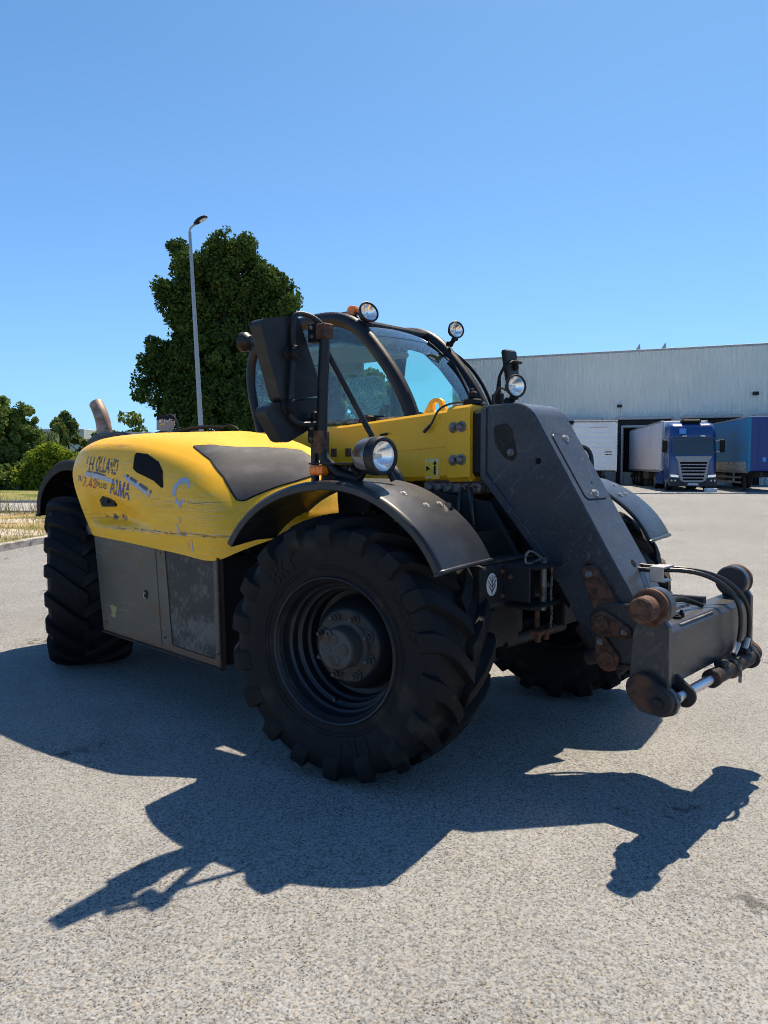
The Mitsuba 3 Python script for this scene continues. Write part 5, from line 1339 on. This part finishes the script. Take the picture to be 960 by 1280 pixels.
# mirror on the far side of the cab
lm = new(H + 'cab_mirror')
add(lm + '__head', prism(round_poly([(1.16, 2.335), (1.32, 2.34), (1.37, 2.12), (1.285, 2.085), (1.225, 2.095)], 0.018), -0.66, -0.615, 'x', 0.012), 'm_plastic')
add(lm + '__arm', tube([(-0.69, YL, 1.90), (-0.67, YL + 0.02, 1.98), (-0.655, YL + 0.015, 2.14), (-0.62, YL + 0.03, 2.215), (-0.595, YL + 0.10, 2.25), (-0.59, YL + 0.20, 2.25)], [0.024, 0.024, 0.011, 0.011, 0.011, 0.011], 8), 'm_black')
add(lm + '__clamp', [rbox(-0.625, -0.585, 1.27, 1.31, 2.19, 2.27, 0.012), rbox(-0.72, -0.63, YL, YL + 0.05, 1.93, 2.02, 0.012)], 'm_black')

# ------------------------------------------------------------------ front right corner: post, mirrors, headlight, indicator
MP = new(H + 'mirror_post')
post = add(MP, join(tube([(-0.112, -1.10, 2.15), (-0.13, -1.10, 1.86), (-0.142, -1.10, 1.58), (-0.125, -1.095, 1.52), (-0.06, -1.07, 1.455), (0.03, -1.02, 1.43)], 0.026, 12), rbox(-0.20, -0.17, -1.12, -1.085, 1.38, 1.75, 0.006)), 'm_plastic')
add(post + '__clamp', [rbox(-0.145, -0.085, -1.132, -1.07, 2.085, 2.155, 0.005), rbox(-0.168, -0.115, -1.132, -1.07, 1.55, 1.66, 0.005)], 'm_rust')
add(post + '__bracket', [rbox(-0.21, -0.145, -1.125, -1.08, 2.075, 2.165, 0.006), rbox(-0.215, -0.168, -1.125, -1.08, 1.60, 1.72, 0.006)], 'm_black')
add(post + '__bolt', [bolt((-0.178, -1.125, z), (0, -1, 0), 0.010) for z in (2.10, 2.14, 1.62, 1.67)], 'm_zinc_dull')
add(post + '__brace', tube([(-0.13, -1.07, 2.03), (-0.075, -1.03, 1.90), (0.04, -0.95, 1.64), (0.13, -0.89, 1.42)], 0.014, 10), 'm_plastic')
add(post + '__base', join(prism(round_poly([(-0.22, -1.13), (0.06, -1.10), (0.10, -0.98), (-0.20, -0.98)], 0.02), 1.497, 1.506, 'z', 0.002), prism([(-0.19, 1.38), (-0.08, 1.38), (0.0, 1.496), (-0.19, 1.496)], -1.06, -1.045, 'y', 0.002)), 'm_plastic')
MI = H + 'wing_mirror'
XM = -0.255
up = add(MI + '__head', prism(round_poly([(-1.40, 2.135), (-1.385, 2.155), (-1.185, 2.195), (-1.165, 2.18), (-1.025, 1.865), (-1.03, 1.835), (-1.255, 1.785), (-1.285, 1.80)], 0.034), XM - 0.045, XM + 0.035, 'x', 0.030, soft=5), 'm_plastic', smooth=50)
add(up + '__glass', prism(round_poly([(-1.36, 2.12), (-1.20, 2.155), (-1.07, 1.86), (-1.26, 1.82)], 0.012), XM - 0.049, XM - 0.043, 'x', 0.001), 'm_mirror')
dn = add(MI + '__head', prism(round_poly([(-1.385, 1.752), (-1.29, 1.788), (-1.255, 1.781), (-1.04, 1.826), (-0.985, 1.745), (-1.00, 1.715), (-1.235, 1.60), (-1.275, 1.605)], 0.034), XM - 0.050, XM + 0.030, 'x', 0.030, soft=5), 'm_plastic', smooth=50)
add(dn + '__glass', prism(round_poly([(-1.33, 1.745), (-1.07, 1.79), (-1.03, 1.735), (-1.25, 1.635)], 0.012), XM - 0.054, XM - 0.048, 'x', 0.001), 'm_mirror')
add(MI + '__arm', tube([(-0.135, -1.10, 2.15), (-0.165, -1.125, 2.185), (-0.19, -1.17, 2.20), (-0.195, -1.21, 2.19), (-0.20, -1.222, 2.15), (-0.20, -1.222, 2.02), (-0.20, -1.232, 1.90), (-0.20, -1.24, 1.77), (-0.20, -1.235, 1.72), (-0.195, -1.205, 1.695), (-0.18, -1.15, 1.688), (-0.15, -1.10, 1.692)], 0.0125, 10, 60), 'm_plastic')
for y, z in ((-1.222, 2.015), (-1.24, 1.765)):
    add(MI + '__ball_joint', join(lathe([(0, 0), (0.042, 0), (0.040, 0.012), (0.026, 0.020), (0.024, 0.04), (0.030, 0.048), (0.028, 0.06), (0, 0.064)], (1, 0, 0), (XM + 0.026, y, z), 24), cyl((-0.19, y, z - 0.035), (-0.19, y, z + 0.035), 0.017, 12)), 'm_black')
hp, hd_ = np.array([0.205, -1.045, 1.535]), np.array([1.0, -0.06, -0.02])
HL = new(H + 'headlight')
R_ = 0.082
add(HL + '__housing', lathe([(0, -0.165), (0.03, -0.162), (0.055, -0.150), (0.074, -0.125), (0.086, -0.085), (0.090, -0.04), (0.090, -0.005), (0.086, 0.008), (0.076, 0.012), (0.070, 0.008), (0.068, -0.008)], hd_, hp, 44), 'm_plastic', smooth=40)
sec = [(0.0765, -0.122), (0.0885, -0.085), (0.0925, -0.045), (0.0925, -0.032)]
F_ = frame_to(hd_, hp)
ang = np.linspace(-1.15, 0.75, 18)
# the clear side lens faces outwards
xo = F_[:3, :3].T @ np.array([0, -1, 0.0])
a0 = math.atan2(xo[1], xo[0])
gv = np.array([[(r * math.cos(a0 + a), r * math.sin(a0 + a), h) for a in ang] for r, h in sec])
add(HL + '__side_lens', trimesh.Trimesh(gv.reshape(-1, 3), grid_faces(len(sec), len(ang)), process=False), 'm_lens_grey', smooth=True, frame=F_)
gv2 = np.array([[((r + 0.001) * math.cos(a0 + a), (r + 0.001) * math.sin(a0 + a), h) for a in np.linspace(-0.35, 0.05, 6)] for r, h in [(0.081, -0.110), (0.0895, -0.080), (0.092, -0.058)]])
add(HL + '__side_reflector', trimesh.Trimesh(gv2.reshape(-1, 3), grid_faces(3, 6), process=False), 'm_rust', smooth=True, frame=F_)
add(HL + '__reflector', lathe([(0.010, -0.055), (0.03, -0.045), (0.052, -0.025), (0.068, 0.002)], hd_, hp, 36), 'm_chrome', smooth=True)
add(HL + '__bulb', lathe([(0.011, -0.055), (0.011, -0.02), (0.006, -0.012), (0, -0.012)], hd_, hp, 12), 'm_zinc', smooth=40)
add(HL + '__lens', lathe([(0.070, 0.004), (0.045, 0.013), (0, 0.017)], hd_, hp, 36), 'm_clear', smooth=True)
add(HL + '__bracket', join(tube([hp + [-0.11, 0.0, -0.07], hp + [-0.14, 0.0, -0.10], hp + [-0.20, 0.0, -0.045]], 0.012, 8), cyl(hp + [-0.125, -0.05, -0.085], hp + [-0.10, -0.06, -0.075], 0.010, 8)), 'm_black')
ind = add(H + 'indicator', rbox(-0.185, -0.095, -1.150, -1.090, 1.447, 1.494, 0.010), 'm_orange', label='orange turn indicator')
add(ind + '__base', rbox(-0.18, -0.10, -1.089, -1.075, 1.45, 1.496, 0.003), 'm_black')
add(ind + '__bulb_socket', lathe([(0.016, 0), (0.016, 0.003), (0.010, 0.004), (0, 0.004)], (0, -1, 0), (-0.145, -1.1495, 1.47), 14), 'm_orange')
add(H + 'air_intake_pipe', tube([(-0.60, -0.46, 1.44), (-0.42, -0.47, 1.50), (-0.30, -0.47, 1.49), (-0.21, -0.47, 1.41), (-0.20, -0.46, 1.28), (-0.22, -0.44, 1.1)], 0.038, 14, 32), 'm_hose', smooth=40)
add(H + 'side_frame', join(prism([(-1.25, 1.0), (-0.55, 1.0), (-0.42, 1.30), (-0.60, 1.40), (-1.2, 1.40)], -0.46, -0.44, 'y', 0.004), rbox(-0.95, -0.55, -0.60, -0.44, 0.6, 1.05, 0.02)), 'm_frame')

# ------------------------------------------------------------------ behind the engine cover
ex = new(H + 'exhaust_stack')
ep = smooth_path([(-3.36, -0.50, 1.60), (-3.375, -0.50, 1.72), (-3.395, -0.50, 1.83), (-3.435, -0.505, 1.92), (-3.49, -0.51, 1.995)], 24)
add(ex, tube(ep, np.linspace(0.063, 0.056, 24), 18, caps=False), 'm_exhaust', smooth=40)
add(ex + '__bore', tube(ep[8:] - 0.0, 0.052, 18), 'm_dock', smooth=40)
add(H + 'rear_deck', join(prism(round_poly([(-3.5, 1.4), (-3.5, 1.70), (-3.35, 1.745), (-2.95, 1.750), (-2.75, 1.72), (-2.6, 1.4)], 0.03), -0.60, -0.30, 'y', 0.02)), 'm_plastic')
add(H + 'deck_cover', prism([(-3.15, 1.60), (-3.10, 1.735), (-2.9, 1.765), (-2.55, 1.758), (-2.2, 1.735), (-2.2, 1.6)], -0.29, -0.24, 'y', 0.01), 'm_black')
MSn = np.eye(4)
nn = np.array([0.62, -0.75, 0.25])
MSn = frame_to(nn, (-2.74, -0.33, 1.815), 0.10)
sgn = add(H + 'notice_plate', prism([(-0.072, -0.045), (-0.068, 0.066), (0.078, 0.070), (0.072, -0.02), (0.045, -0.078)], -0.003, 0.003, 'z', 0.001), 'm_sign_grey', smooth=False, frame=MSn)
add(sgn + '__upper_band', prism([(-0.0675, 0.030), (-0.0665, 0.0655), (0.0765, 0.0695), (0.0745, 0.012)], 0.0031, 0.0042, 'z', 0), 'm_frame', smooth=False, frame=MSn)
add(sgn + '__white_mark', [*[prism([(x, y), (x + w, y), (x + w + 0.006, y + h), (x + 0.006, y + h)], 0.0043, 0.0052, 'z', 0) for x, y, w, h in ((-0.05, 0.008, 0.012, 0.022), (-0.05, 0.026, 0.03, 0.006), (-0.012, 0.010, 0.008, 0.022), (0.003, 0.012, 0.02, 0.007), (0.024, 0.012, 0.008, 0.021), (0.036, 0.02, 0.016, 0.007))]], 'm_white', smooth=False, frame=MSn)
add(sgn + '__yellow_mark', prism([(-0.045, -0.012), (-0.008, -0.012), (-0.004, -0.003), (-0.045, -0.003)], 0.0031, 0.0045, 'z', 0), 'm_decal_yellow', smooth=False, frame=MSn)
add(sgn + '__cable', tube([(-2.68, -0.36, 1.87), (-2.60, -0.34, 1.86), (-2.57, -0.33, 1.80), (-2.56, -0.32, 1.74)], 0.006, 6, 16), 'm_hose')
add(H + 'hinge_bar', join(tube([(-2.5, -0.38, 1.74), (-2.2, -0.38, 1.765), (-1.9, -0.38, 1.75)], 0.014, 8, 16), tube([(-1.95, -0.38, 1.74), (-1.85, -0.39, 1.765), (-1.72, -0.40, 1.73)], 0.008, 8, 12)), 'm_black')
